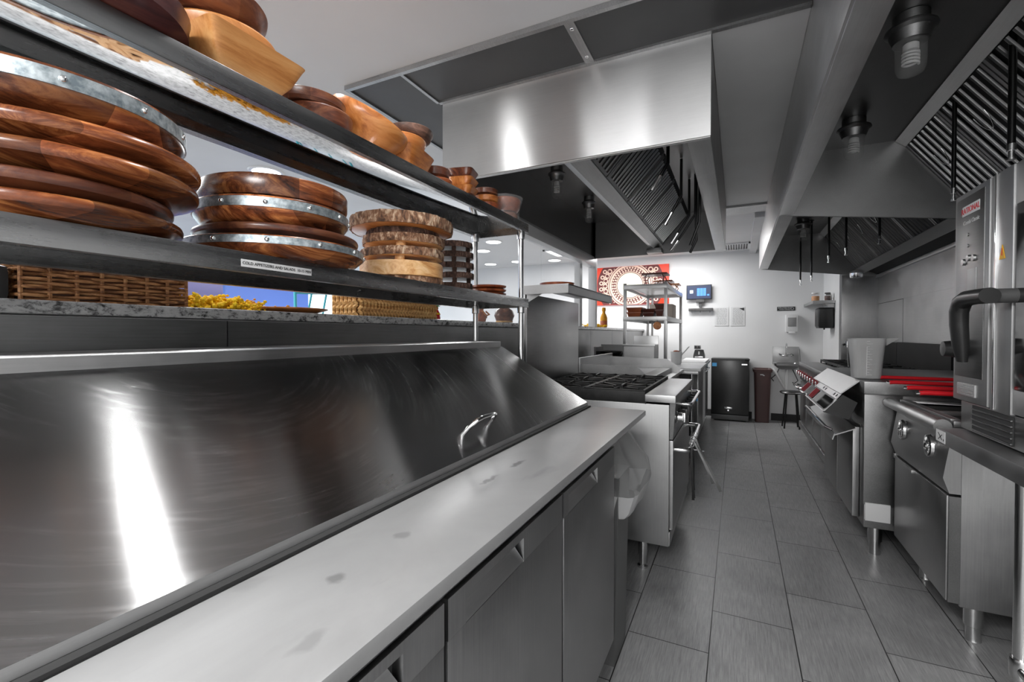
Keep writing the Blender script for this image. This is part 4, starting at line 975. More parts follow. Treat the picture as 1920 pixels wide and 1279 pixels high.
obj('back_riser', MB().box(rx0-0.02, rx0, ry0, ry1+0.04, 0.87, 1.46, 0.002), M['steel'], rg)
hs = MB(); hs.box(-1.095, -0.82, ry0-0.03, ry1+0.02, 1.495, 1.503, 0.001).box(-0.826, -0.82, ry0-0.03, ry1+0.02, 1.452, 1.50).box(-1.095, -0.82, ry0-0.034, ry0-0.028, 1.452, 1.50).box(-0.85, -0.826, ry0-0.028, ry1+0.02, 1.452, 1.456)
hs.prism([(-1.09, 1.40), (-0.92, 1.492), (-1.09, 1.492)], 'y', ry0, ry0+0.004)
obj('high_shelf', hs, M['steel_bright'], rg)
for x, y in ((-0.44, ry0+0.07), (-0.44, ry1-0.07), (-1.0, ry0+0.07), (-1.0, ry1-0.07)):
    obj('leg', MB().lathe([(0.024, 0.16), (0.024, 0.07), (0.019, 0.068), (0.019, 0.02), (0.027, 0.012), (0.027, 0)], (x, y, 0), 20), M['pipe'], rg)
tag(obj('loose_pan', MB().lathe([(0.08, 0), (0.10, 0.012), (0.105, 0.03), (0.10, 0.03), (0.08, 0.008), (0.001, 0.006)], (-0.98, 2.62, 1.504), 30), M['red_wood'], loc=(-0.98, 2.62, 1.504)), 'brown wooden dish on the high shelf above the range', 'dish')
# tongs hanging on the oven handle
def tongs(y, x, z, lean, l, label, back=False):
    t = thing('tongs', label, 'tongs', (x, y, z), 'tongs hanging on the left range')
    for s in (-1, 1):
        p0 = Vector((x, y, z)); p2 = Vector((x+lean[0]*l, y+lean[1]*l+0.018*s, z+lean[2]*l)); p1 = p0.lerp(p2, 0.5)+Vector((0.0, 0.02*s, 0))
        d = (p2-p0).normalized(); side = Vector((0, 1, 0)); side = (side-d*side.dot(d)).normalized(); nn = d.cross(side)
        arm = MB(); arm.loft([[q+nn*a*w_+side*b_*0.0015 for a, b_ in ((-1, -1), (1, -1), (1, 1), (-1, 1))] for q, w_ in ((p0, 0.004), (p1, 0.006), (p0.lerp(p2, .85)+Vector((0, 0.010*s, 0)), 0.004), (p2, 0.007))])
        obj('arm', arm, M['steel_dark' if not back else 'black'], t)
    obj('pull_ring', MB().tube([(x+0.012*math.cos(a), y, z+0.012+0.012*math.sin(a)) for a in [2*PI*k/14 for k in range(14)]], 0.002, 6, True), M['pipe'], t)
tongs(2.62, -0.205, 0.66, (0.46, 0.08, -0.88), 0.29, 'dark tongs splayed out farthest from the range handle')
tongs(2.72, -0.205, 0.66, (0.34, 0.12, -0.93), 0.27, 'second dark tongs splayed out from the range handle')
tongs(2.50, -0.205, 0.655, (0.04, 0.03, -1.0), 0.27, 'dark tongs hanging straight down at the oven handle', True)
tongs(2.56, -0.205, 0.655, (0.02, 0.05, -1.0), 0.25, 'straight hanging tongs just behind the first straight pair', True)

# =================================================================== GRIDDLE AND COUNTERS BEYOND
gd = thing('griddle', 'low countertop griddle with stainless splash guards behind the left range', 'griddle', (-0.8, 3.8, 0.2))
obj('side_guard', MB().loft([[(-1.08, y, 0.86), (-0.545, y, 0.86), (-0.545, y, 0.90), (-0.655, y, 0.993), (-1.08, y, 0.998)] for y in (3.395, 3.40)]), M['steel'], gd)
obj('side_guard', MB().loft([[(-1.08, y, 0.86), (-0.47, y, 0.86), (-0.445, y, 0.925), (-0.56, y, 1.005), (-1.08, y, 1.02)] for y in (4.30, 4.306)]), M['steel'], gd)
obj('cook_plate', MB().box(-1.08, -0.56, 3.405, 4.295, 0.86, 0.925, 0.004), M['steel_bright'], gd)
obj('body', MB().box(-1.1, -0.50, 3.39, 4.72, 0.55, 0.86, 0.003), M['steel_dark'], gd)
obj('front_ledge', MB().box(-0.60, -0.46, 3.42, 4.72, 0.862, 0.888, 0.003), M['steel_bright'], gd)
obj('grease_gutter', MB().box(-0.62, -0.52, 3.45, 4.25, 0.889, 0.93, 0.004), M['steel_side'], gd)
obj('back_guard', MB().box(-1.10, -1.08, 3.39, 4.42, 0.86, 1.045, 0.002), M['steel_bright'], gd)
for y in (3.5, 3.75, 4.0, 4.25, 4.5):
    obj('burner_knob', MB().lathe([(0.022, 0), (0.02, 0.03), (0.001, 0.032)], (-0.498, y, 0.79), 18, axis='x'), M['black_plastic'], gd)
st = MB()
for x in (-1.05, -0.50):
    for y in (3.44, 4.68): st.box(x-0.018, x+0.018, y-0.018, y+0.018, 0, 0.55)
obj('stand_leg', st, M['steel'], gd)
obj('stand_shelf', MB().box(-1.08, -0.36, 3.42, 4.70, 0.22, 0.25, 0.003), M['steel_bright'], gd)
gs = obj('stand_shelf_pan', MB().box(-0.9, -0.42, 3.55, 3.85, 0.251, 0.33, 0.01), M['steel_bright'], loc=(-0.66, 3.7, 0.251)); tag(gs, 'steel pan on the low shelf under the griddle', 'pan'); gs.name = 'steel_pan'
kt = thing('sheet_metal_tool', 'stainless scraper tray sticking out below the griddle shelf', 'tray', (-0.4, 3.95, 0.25))
obj('tray', MB().box(-0.60, -0.345, 3.95, 4.3, 0.252, 0.275, 0.004), M['steel'], kt); obj('grip', MB().tube([(-0.345, 4.1, 0.265), (-0.24, 4.12, 0.25)], 0.008, 8), M['chrome'], kt)

cb = thing('prep_counter', 'white topped counter with dark cabinets along the left wall near the fridge', 'counter', (-0.7, 5.9, 0))
obj('worktop', MB().box(-1.30, -0.335, 4.80, 7.05, 0.835, 0.862, 0.004), M['steel_bright'], cb)
obj('cabinet', MB().box(-1.28, -0.385, 5.2, 7.03, 0.10, 0.834, 0.003), M['black_plastic'], cb)
obj('cabinet_door', MB().box(-0.385, -0.365, 5.25, 5.98, 0.14, 0.81, 0.004), M['steel_dark'], cb)
obj('cabinet_door', MB().box(-0.385, -0.365, 6.0, 6.45, 0.14, 0.81, 0.004), M['board_white'], cb)
obj('cabinet_door', MB().box(-0.385, -0.365, 6.5, 7.0, 0.14, 0.81, 0.004), M['steel_dark'], cb)
for y in (6.02, 6.52): bar_handle(smooth_u(-0.365, -0.335, y, y+0.3, 0.77, 0.01), 0.006, cb)
obj('leg', MB().tube([(-0.40, 4.84, 0.0), (-0.40, 4.84, 0.835)], 0.016, 12), M['pipe'], cb)
obj('leg', MB().tube([(-1.2, 4.84, 0.0), (-1.2, 4.84, 0.835)], 0.016, 12), M['pipe'], cb)
for x0, x1, y0, y1, lb_ in ((-0.66, -0.315, 4.82, 5.75, 'near white cutting board on the left counter'), (-0.64, -0.34, 5.85, 6.85, 'far white cutting board on the left counter')):
    tag(obj('cutting_board', MB().box(x0, x1, y0, y1, 0.863, 0.893, 0.006), M['board_white'], loc=(x0, y0, 0.863)), lb_, 'cutting board', 'white cutting boards')
# box-like warmer and pan in front of the rack
wb = thing('steel_food_warmer', 'square stainless bin unit in front of the wire rack', 'warmer', (-0.85, 4.78, 0.862))
obj('bin', MB().box(-0.99, -0.975, 4.50, 4.76, 0.862, 1.12).box(-0.72, -0.705, 4.50, 4.76, 0.862, 1.12).box(-0.99, -0.705, 4.745, 4.76, 0.862, 1.125).box(-0.975, -0.72, 4.50, 4.515, 0.862, 1.12).box(-0.975, -0.72, 4.515, 4.745, 0.862, 0.9), M['steel_bright'], wb)
obj('rim', MB().box(-1.0, -0.695, 4.49, 4.503, 1.11, 1.13, 0.002), M['steel_bright'], wb)
st_ = thing('warmer_stand', 'small stainless stand carrying black pans behind the griddle', 'stand', (-1.12, 4.6, 0.862))
obj('top', MB().box(-1.28, -1.01, 4.45, 4.75, 0.96, 0.985, 0.003), M['steel_side'], st_)
obj('panel', MB().box(-1.28, -1.01, 4.45, 4.46, 0.862, 0.96).box(-1.28, -1.26, 4.47, 4.75, 0.862, 1.10).box(-1.28, -1.05, 4.74, 4.75, 0.985, 1.12), M['steel_side'], st_)
for k, lb_ in enumerate(('lower', 'upper')):
    tag(obj('black_pan', MB().lathe([(0.07, 0), (0.10, 0.01), (0.115, 0.034), (0.108, 0.034), (0.09, 0.012), (0.001, 0.01)], (-1.14, 4.6, 0.9865+0.035*k), 32), M['black'], loc=(-1.14, 4.6, 0.9865+0.035*k)), lb_+' black round pan of the two behind the griddle', 'pan', 'black round pans')

# rack on the counter
rk = thing('rack_shelving', 'grey two tier metal rack standing on the left counter', 'rack', (-0.88, 5.78, 0.863))
for x in (-1.10, -0.675):
    for y in (5.05, 6.48): obj('post', MB().box(x-0.016, x+0.016, y-0.016, y+0.016, 0.863, 1.775, 0.002), M['steel'], rk)
for x in (-1.04, ): obj('post', MB().box(x-0.012, x+0.012, 6.466, 6.49, 0.863, 1.75), M['steel'], rk)
for z in (1.755, 1.41):
    sm = MB(); sm.box(-1.085, -0.69, 5.065, 6.465, z-0.006, z).box(-1.115, -0.66, 5.03, 5.045, z-0.042, z+0.005, 0.002).box(-1.115, -0.66, 6.485, 6.50, z-0.042, z+0.005, 0.002)
    sm.box(-0.675, -0.655, 5.04, 6.49, z-0.042, z+0.005, 0.002).box(-1.12, -1.10, 5.04, 6.49, z-0.042, z+0.005, 0.002)
    obj('shelf', sm, M['steel'], rk)
# trays on the middle shelf
def tray(x0, x1, y0, y1, z, h, mat, label):
    mb = MB(); f = 0.018
    rings = []
    for e, zz in ((f, 0), (0.004, h*0.78), (-0.002, h*0.8), (-0.002, h), (0.008, h), (0.012, h*0.8), (f+0.01, 0.01)):
        rings.append([(x0+e, y0+e, z+zz), (x1-e, y0+e, z+zz), (x1-e, y1-e, z+zz), (x0+e, y1-e, z+zz)])
    mb.loft(rings); return tag(obj('clay_dish', mb, M[mat], loc=(x0, y0, z)), label, 'dish', 'brown clay dishes on the rack')
tray(-1.09, -0.935, 5.08, 5.30, 1.412, 0.055, 'clay', 'lower reddish clay dish at the left of the rack shelf')
tray(-1.095, -0.925, 5.08, 5.31, 1.468, 0.050, 'clay', 'upper reddish clay dish at the left of the rack shelf')
tray(-0.925, -0.80, 5.10, 5.34, 1.412, 0.050, 'clay_dark', 'lower dark clay dish in the middle of the rack shelf')
tray(-0.93, -0.79, 5.10, 5.34, 1.463, 0.038, 'clay_dark', 'upper dark clay dish in the middle of the rack shelf')
tray(-0.79, -0.70, 5.09, 5.35, 1.412, 0.078, 'clay_dark', 'lower tall dark dish by the front right rack post')
tray(-0.80, -0.69, 5.09, 5.36, 1.492, 0.062, 'clay_dark', 'upper tall dark dish by the front right rack post')
bxx = tag(obj('cardboard_box', MB().box(-1.0, -0.72, 6.0, 6.35, 1.412, 1.60, 0.004), plain('cardboard', (0.42, 0.36, 0.31), 0.8), loc=(-0.85, 6.2, 1.412)), 'pale box at the far end of the rack shelf', 'box')
# small low tables stacked on top
def lowtable(x0, x1, y, z, h, mat, label):
    t = thing('low_serving_table', label, 'serving table', ((x0+x1)/2, y, z), 'little wooden serving tables on the rack')
    obj('top', MB().box(x0, x1, y-0.12, y+0.12, z+h-0.018, z+h, 0.003), M[mat], t)
    for sx in (x0+0.05, x1-0.05):
        for sy in (y-0.09, y+0.09):
            d = 1 if sx > (x0+x1)/2 else -1
            obj('leg', MB().tube([(sx, sy, z+h-0.018), (sx+0.018*d, sy, z+h*0.55), (sx+0.006*d, sy, z+h*0.25), (sx+0.02*d, sy, z+0.002)], 0.006, 8), M[mat], t)
lowtable(-0.935, -0.67, 5.2, 1.758, 0.125, 'clay_dark', 'taller dark red little table at the front top of the rack')
lowtable(-0.86, -0.66, 5.55, 1.758, 0.08, 'red_wood', 'middle reddish little table on top of the rack')
lowtable(-0.83, -0.65, 6.15, 1.758, 0.10, 'orange_wood', 'pale wood little table at the far end of the rack top')
# counter top odds and ends
bk = thing('ladle_container', 'white container holding utensils beside the rack post', 'container', (-0.6, 5.35, 0.894))
obj('container', MB().lathe([(0.045, 0), (0.055, 0.02), (0.06, 0.14), (0.055, 0.14), (0.05, 0.02)], (-0.60, 5.35, 0.894), 24), M['white_plastic'], bk)
obj('spoon', MB().tube([(-0.60, 5.35, 0.93), (-0.47, 5.37, 1.09)], 0.006, 8), M['paper'], bk)
obj('bowl_of_spoon', MB().sphere((-0.60, 5.36, 1.035), 0.035, (1, 1, 0.4), 16, 8), M['clay'], bk)
tl = thing('hanging_pot_holder', 'round brown trivet hanging from the rack shelf', 'trivet', (-0.76, 5.02, 1.33))
obj('disc', MB().lathe([(0.038, -0.006), (0.042, 0), (0.038, 0.006)], (-0.755, 5.015, 1.315), 28, axis='y'), M['orange_wood'], tl)
obj('hook', MB().tube([(-0.755, 5.015, 1.357), (-0.755, 5.02, 1.372)], 0.003, 6), M['pipe'], tl)
pnl = tag(obj('steel_divider', MB().box(-0.965, -0.72, 4.86, 4.872, 0.863, 1.21, 0.002), M['steel'], loc=(-0.85, 4.866, 0.863)), 'upright stainless divider panel in front of the rack', 'divider')
ts = thing('toaster', 'small black and silver appliance on the far end of the left counter', 'appliance', (-0.45, 6.95, 0.863))
obj('body', MB().loft([[(x, y, z) for x, y in ((-0.55+e, 6.88+e), (-0.40-e, 6.88+e), (-0.40-e, 7.02-e), (-0.55+e, 7.02-e))] for e, z in ((0, 0.863), (0.002, 0.93), (0.02, 1.005), (0.035, 1.01))]), M['black_plastic'], ts)
obj('badge', MB().box(-0.53, -0.42, 6.875, 6.881, 0.90, 0.918, 0.002).box(-0.485, -0.465, 6.885, 6.895, 0.93, 0.985), M['chrome'], ts)

# black fridge
fg = thing('small_fridge', 'black undercounter fridge with a blue sticker against the back wall', 'fridge', (-0.09, 7.3, 0))
obj('cabinet', MB().box(-0.33, 0.155, 7.16, 7.47, 0.05, 0.88, 0.006), M['black_plastic'], fg)
dr = obj('door', MB().box(-0.325, 0.15, 7.12, 7.157, 0.10, 0.86, 0.008), plain('fridge_black', 0.03, 0.22), fg)
obj('sticker', MB().box(-0.315, -0.255, 7.118, 7.121, 0.77, 0.82), M['badge_blue'], dr)
obj('badge', MB().box(0.06, 0.13, 7.118, 7.121, 0.795, 0.812), M['chrome'], dr)
obj('lock_plate', MB().box(-0.155, -0.055, 7.117, 7.121, 0.175, 0.20, 0.003).lathe([(0.011, -0.004), (0.011, 0)], (-0.105, 7.121, 0.155), 16, axis='y'), M['chrome'], dr)
obj('hinge', MB().box(0.10, 0.16, 7.10, 7.16, 0.862, 0.885, 0.003), M['black_plastic'], fg)
obj('base_grille', MB().box(-0.325, 0.15, 7.13, 7.16, 0.02, 0.09, 0.003), M['grey_plastic'], fg)
for x in (-0.28, 0.11):
    for y in (7.2, 7.43): obj('foot', MB().lathe([(0.015, 0), (0.015, 0.05)], (x, y, 0), 12), M['black_plastic'], fg)
# brown bin
bn = thing('slim_bin', 'tall slim brown plastic bin between fridge and hand sink', 'bin', (0.31, 7.3, 0))
def rr(x0, x1, y0, y1, z, r=0.03):
    P = []
    for cx_, cy_, a0 in ((x1-r, y1-r, 0), (x0+r, y1-r, PI/2), (x0+r, y0+r, PI), (x1-r, y0+r, 1.5*PI)):
        for k in range(5): P.append((cx_+r*math.cos(a0+PI/8*k), cy_+r*math.sin(a0+PI/8*k), z))
    return P
obj('body', MB().loft([rr(0.235, 0.405, 7.23, 7.46, 0.0), rr(0.22, 0.425, 7.20, 7.475, 0.70)]), M['brown_plastic'], bn)
obj('rim', MB().loft([rr(0.205, 0.44, 7.19, 7.485, 0.70), rr(0.20, 0.445, 7.185, 7.49, 0.735), rr(0.215, 0.43, 7.20, 7.475, 0.745), rr(0.23, 0.415, 7.22, 7.455, 0.70)]), M['brown_plastic'], bn)
obj('stamp', MB().box(0.29, 0.33, 7.196, 7.20, 0.66, 0.672).box(0.325, 0.345, 7.196, 7.20, 0.65, 0.66), M['paper'], bn)
# hand sink
sk = thing('hand_sink', 'wall mounted stainless hand sink with a gooseneck faucet', 'sink', (0.61, 7.35, 0.8))
obj('backsplash', MB().box(0.455, 0.775, 7.485, 7.499, 0.80, 1.05, 0.003).prism([(7.20, 0.80), (7.485, 0.80), (7.485, 1.02), (7.44, 1.02), (7.26, 0.83)], 'x', 0.77, 0.776), M['steel'], sk)
bs = MB().loft([rr(0.455, 0.775, 7.16, 7.485, 0.83), rr(0.46, 0.77, 7.165, 7.48, 0.80), rr(0.50, 0.73, 7.20, 7.45, 0.765), rr(0.53, 0.70, 7.23, 7.42, 0.745)], c0=False)
bs.loft([rr(0.455, 0.775, 7.16, 7.485, 0.83), rr(0.49, 0.74, 7.195, 7.45, 0.828), rr(0.52, 0.71, 7.22, 7.43, 0.765)], c0=False)
obj('basin', bs, M['steel'], sk)
obj('faucet', MB().tube([(0.615, 7.47, 0.93), (0.615, 7.44, 0.935), (0.615, 7.43, 1.0)]+[(0.615, 7.43-0.04+0.04*math.cos(a), 1.06+0.035*math.sin(a)) for a in [PI*k/6 for k in range(7)]]+[(0.615, 7.35, 1.03)], 0.008, 10).box(0.55, 0.68, 7.455, 7.484, 0.915, 0.94, 0.008), M['chrome'], sk)
for x in (0.545, 0.685): obj('tap_handle', MB().tube([(x, 7.47, 0.93), (x, 7.43, 0.94)], 0.010, 10).tube([(x-0.015, 7.43, 0.95), (x+0.02, 7.42, 0.93)], 0.007, 8), M['chrome'], sk)
obj('drain_pipe', MB().tube([(0.615, 7.32, 0.75), (0.615, 7.32, 0.68), (0.615, 7.33, 0.45)], 0.018, 12).tube([(0.615, 7.33, 0.50), (0.60, 7.35, 0.47), (0.55, 7.38, 0.56), (0.47, 7.47, 0.74)], 0.016, 10), M['white_plastic'], sk)
obj('supply_hose', MB().tube([(0.67, 7.46, 0.80), (0.72, 7.44, 0.68), (0.76, 7.44, 0.58), (0.72, 7.46, 0.54), (0.70, 7.485, 0.55)], 0.007, 8).tube([(0.56, 7.46, 0.80), (0.50, 7.45, 0.66), (0.44, 7.46, 0.60), (0.47, 7.485, 0.56)], 0.007, 8), M['grey_plastic'], sk)
# stool
so = thing('stool', 'low black stool with steel seat ring below the hand sink', 'stool', (0.62, 6.98, 0))
obj('seat', MB().lathe([(0.10, 0.445), (0.125, 0.455), (0.13, 0.47), (0.12, 0.482), (0.001, 0.486)], (0.64, 6.99, 0), 32), M['black_plastic'], so)
obj('seat_ring', MB().lathe([(0.131, 0.462), (0.134, 0.466), (0.131, 0.474)], (0.64, 6.99, 0), 32, c0=False, c1=False), M['pipe'], so)
for a in (0.8, 2.4, 4.0, 5.5):
    obj('leg', MB().tube([(0.64+0.08*math.cos(a), 6.99+0.08*math.sin(a), 0.45), (0.64+0.125*math.cos(a), 6.99+0.125*math.sin(a), 0.0)], 0.010, 10), M['black'], so)
# alcove shelf with jars
al = thing('wall_shelf', 'small stainless shelf with jars in the far right alcove', 'shelf', (0.95, 7.2, 1.6))
obj('board', MB().box(0.83, 1.05, 6.65, 7.498, 1.625, 1.632).box(0.826, 0.832, 6.65, 7.498, 1.60, 1.634).box(0.83, 1.05, 6.645, 6.651, 1.60, 1.634), M['steel_bright'], al)
obj('bracket', MB().prism([(0.90, 1.624), (1.05, 1.624), (1.05, 1.53)], 'y', 6.70, 6.705), M['steel'], al)
for x, y, r_, h_, m_, lb_ in ((0.885, 6.90, 0.045, 0.115, 'honey_wood', 'jar with orange spice and pale lid at the shelf front'), (0.99, 6.75, 0.033, 0.10, 'walnut', 'dark spice jar left of two on the alcove shelf'), (1.02, 6.9, 0.028, 0.095, 'walnut', 'dark spice jar right of two on the alcove shelf')):
    t = thing('spice_jar', lb_, 'jar', (x, y, 1.633), 'jars on the alcove shelf')
    obj('glass', MB().lathe([(r_*0.9, 0), (r_, 0.006), (r_, h_*0.8), (r_*0.85, h_*0.88)], (x, y, 1.633), 24, c1=False), M['glass'], t)
    obj('contents', MB().lathe([(r_*0.86, 0.004), (r_*0.94, 0.008), (r_*0.94, h_*0.62), (0.001, h_*0.64)], (x, y, 1.633), 24), M[m_], t)
    obj('lid', MB().lathe([(r_*0.92, h_*0.86), (r_*0.95, h_*0.88), (r_*0.95, h_), (0.001, h_)], (x, y, 1.633), 24), M['board_white' if m_ == 'honey_wood' else 'black_plastic'], t)
dp = thing('paper_towel_dispenser', 'black paper towel dispenser hanging in the far right alcove', 'dispenser', (0.97, 6.8, 1.42))
obj('case', MB().loft([rr(0.90, 1.05, 6.68, 6.95, 1.30, 0.025), rr(0.885, 1.052, 6.67, 6.96, 1.33, 0.03), rr(0.885, 1.052, 6.67, 6.96, 1.53, 0.03), rr(0.90, 1.05, 6.69, 6.95, 1.55, 0.02)]), M['black_plastic'], dp)
obj('drip_spout', MB().tube([(0.96, 6.76, 1.305), (0.96, 6.76, 1.28)], 0.008, 8), M['black_plastic'], dp)

# =================================================================== RIGHT LINE
# far range with red knobs
fr = thing('gas_range', 'far right stainless range with red knobs and double oven doors', 'range', (1.0, 5.4, 0))
obj('body', MB().box(0.70, 1.38, 4.30, 6.38, 0.14, 0.87, 0.003), M['steel'], fr)
obj('landing_ledge', MB().box(0.66, 0.86, 4.30, 6.38, 0.862, 0.90, 0.004), M['steel_bright'], fr)
obj('control_panel', MB().prism([(0.70, 0.70), (0.672, 0.70), (0.655, 0.86), (0.70, 0.86)], 'y', 4.31, 6.37), M['steel_dark'], fr)
for k in range(11):
    y = 4.45+0.178*k
    kk = obj('burner_knob', MB().lathe([(0.03, 0), (0.03, -0.006), (0.023, -0.012), (0.021, -0.035), (0.001, -0.037)], (0.664, y, 0.785), 20, axis='x'), M['red_knob'], fr)
    obj('knob_bezel', MB().lathe([(0.034, 0.002), (0.034, -0.004)], (0.664, y, 0.785), 20, axis='x'), M['chrome'], kk)
    obj('knob_grip', MB().box(0.618, 0.632, y-0.005, y+0.005, 0.765, 0.808, 0.002), M['chrome'], kk)
for k in range(4):
    y0 = 4.34+0.51*k; d_ = obj('oven_door', MB().box(0.675, 0.70, y0, y0+0.49, 0.22, 0.68, 0.005), M['steel_z'], fr)
    obj('door_handle', MB().tube([(q[0], q[1], q[2]) for q in smooth_u(0.675, 0.60, y0+0.46, y0+0.04, 0.63, 0.03)][::1] if False else [(0.676, y0+0.05, 0.63), (0.625, y0+0.055, 0.635), (0.605, y0+0.08, 0.635), (0.605, y0+0.41, 0.635), (0.625, y0+0.435, 0.635), (0.676, y0+0.44, 0.63)], 0.013, 10), M['chrome'], d_)
obj('kick_panel', MB().box(0.665, 0.70, 4.31, 6.37, 0.14, 0.205, 0.003), M['steel_bright'], fr)
obj('burner_tray', MB().box(0.87, 1.36, 4.32, 6.36, 0.872, 0.895), M['black'], fr)
for i in range(2):
    for j in range(6):
        gx0, gy0 = 0.875+0.245*i, 4.33+0.338*j; gx1, gy1 = gx0+0.235, gy0+0.325; z = 0.935; gm = MB(); cxg, cyg = (gx0+gx1)/2, (gy0+gy1)/2
        for x in (gx0, gx1): gm.box(x-.007, x+.007, gy0, gy1, z-0.02, z)
        for y in (gy0, gy1): gm.box(gx0, gx1, y-.007, y+.007, z-0.02, z)
        for k in range(4):
            an = PI/2*k+PI/4; e = Vector((cxg+0.14*math.cos(an), cyg+0.17*math.sin(an), 0)); s_ = Vector((cxg+0.03*math.cos(an), cyg+0.03*math.sin(an), 0)); d = (e-s_).normalized()
            gm.obox(s_+Vector((0, 0, z-.01)), e+Vector((0, 0, z-.005)), Vector((-d.y, d.x, 0))*0.011, (0, 0, .018))
        for sx in (gx0, gx1):
            for sy in (gy0, gy1): gm.box(sx-.006, sx+.006, sy-.006, sy+.006, 0.895, z-.01)
        obj('burner_grate', gm, M['black'], fr)
obj('back_guard', MB().box(1.365, 1.40, 5.55, 6.38, 0.86, 1.145, 0.003).box(1.365, 1.40, 4.30, 5.54, 0.86, 1.15, 0.003), M['black_panel'], fr)
lg = MB()
for x in (0.78, 1.3):
    for y in (4.4, 5.35, 6.3): obj('leg', MB().lathe([(0.024, 0.14), (0.022, 0.03), (0.028, 0.02), (0.028, 0)], (x, y, 0), 16), M['pipe'], fr)
pf = thing('pot_filler', 'thin steel pot filler standing at the front of the far burners', 'faucet', (0.86, 4.5, 0.9))
obj('riser', MB().tube([(0.90, 5.0, 0.9), (0.895, 5.0, 0.99), (0.89, 5.0, 1.12)], 0.011, 10), M['pipe'], pf)
obj('valve', MB().tube([(0.885, 5.0, 1.11), (0.885, 5.0, 1.165)], 0.019, 12).tube([(0.885, 5.0, 1.14), (0.85, 4.99, 1.13)], 0.010, 8), M['pipe'], pf)
obj('spout', MB().tube([(0.90, 5.0, 0.93), (0.93, 4.9, 0.905), (0.99, 4.8, 0.903)], 0.010, 8), M['pipe'], pf)

# box griddle / broiler unit
gu = thing('broiler_cabinet', 'stainless cabinet with a tilted knob panel and drip tray, right line', 'cooking unit', (0.95, 3.65, 0))
obj('body', MB().box(0.63, 1.40, 3.10, 4.27, 0.17, 0.905, 0.003), M['steel_dark'], gu)
obj('side_panel', MB().box(0.625, 0.79, 3.085, 3.10, 0.30, 0.90, 0.002), M['steel_dark'], gu)
obj('top', MB().box(0.62, 1.40, 3.07, 4.27, 0.905, 0.972, 0.004), M['steel_dark'], gu)
obj('front_door', MB().box(0.596, 0.628, 3.20, 3.64, 0.19, 0.70, 0.004), M['steel_door'], gu)
obj('front_door', MB().box(0.596, 0.628, 3.65, 4.12, 0.19, 0.70, 0.004), M['steel_door'], gu)
obj('foot_label', MB().box(0.632, 0.742, 3.094, 3.099, 0.215, 0.312).box(0.632, 0.742, 3.078, 3.086, 0.215, 0.312, 0.001), M['paper'], gu, label='pale scuffed label plate')
obj('sloped_apron', MB().slab((0.625, 3.18, 0.965), (0.625, 4.2, 0.965), (0.535, 4.2, 0.885), (0.535, 3.18, 0.885), 0.006), M['steel_bright'], gu)
cp = MB(); A0, A1 = Vector((0.545, 0, 0.880)), Vector((0.455, 0, 0.775))
def cpp(t, y, off=0.0):
    d = (A1-A0).normalized(); n_ = Vector((d.z, 0, -d.x));
    if n_.x > 0: n_ = -n_
    q = A0.lerp(A1, t)+n_*off; return (q.x, y, q.z)
cp.loft([[cpp(0, 3.19), cpp(1, 3.19), cpp(1, 3.97), cpp(0, 3.97)], [(cpp(0, 3.19)[0]+0.07, 3.19, 0.84), (cpp(1, 3.19)[0]+0.12, 3.19, 0.74), (cpp(1, 3.97)[0]+0.12, 3.97, 0.74), (cpp(0, 3.97)[0]+0.07, 3.97, 0.84)]])
cpo = obj('knob_panel', cp, M['black_plastic'], gu)
fm = MB()
for (t0, t1, y0, y1) in ((0, 0.28, 3.19, 3.97), (0.95, 1.0, 3.19, 3.97), (0, 1, 3.19, 3.215), (0, 1, 3.945, 3.97)):
    fm.loft([[cpp(t0, y0, 0.001), cpp(t1, y0, 0.001), cpp(t1, y1, 0.001), cpp(t0, y1, 0.001)], [cpp(t0, y0, 0.005), cpp(t1, y0, 0.005), cpp(t1, y1, 0.005), cpp(t0, y1, 0.005)]])
obj('panel_frame', fm, M['steel_bright'], cpo)
for k in range(4):
    y = 3.28+0.19*k; c0, c1 = Vector(cpp(0.62, y, 0.0)), Vector(cpp(0.62, y, 0.05))
    kk = obj('burner_knob', MB().tube([c0, c1], 0.038, 20, r_end=0.032), M['black_plastic'], gu)
    c2 = Vector(cpp(0.62, y, 0.062)); d = (A1-A0).normalized()
    obj('knob_grip', MB().obox(c2-d*0.034, c2+d*0.034, (0, 0.014, 0), (c1-c0).normalized()*0.024), M['red_knob'] if k in (1, 3) else M['steel_dark'], kk)
for k, y in enumerate((3.26, 3.33, 3.62, 3.70)):
    c0, c1 = Vector(cpp(0.14, y, 0.004)), Vector(cpp(0.14, y, 0.008)); obj('indicator', MB().tube([c0, c1], 0.009, 12), M['black_plastic'], cpo)
dt = obj('drip_tray', MB().slab((0.60, 3.13, 0.70), (0.60, 4.2, 0.70), (0.50, 4.2, 0.655), (0.50, 3.13, 0.655), 0.006).slab((0.502, 3.13, 0.665), (0.502, 4.2, 0.665), (0.492, 4.2, 0.63), (0.492, 3.13, 0.63), 0.005), M['steel'], gu)
obj('tray_handle', MB().tube([(0.50, 3.22, 0.67), (0.47, 3.24, 0.685), (0.47, 4.08, 0.685), (0.50, 4.1, 0.67)], 0.008, 8), M['chrome'], dt)
for x, y in ((0.70, 3.19), (0.72, 4.1), (1.3, 3.2), (1.3, 4.1)):
    obj('leg', MB().lathe([(0.033, 0.17), (0.033, 0.075), (0.026, 0.072), (0.026, 0.0)], (x, y, 0), 20), M['pipe'], gu)
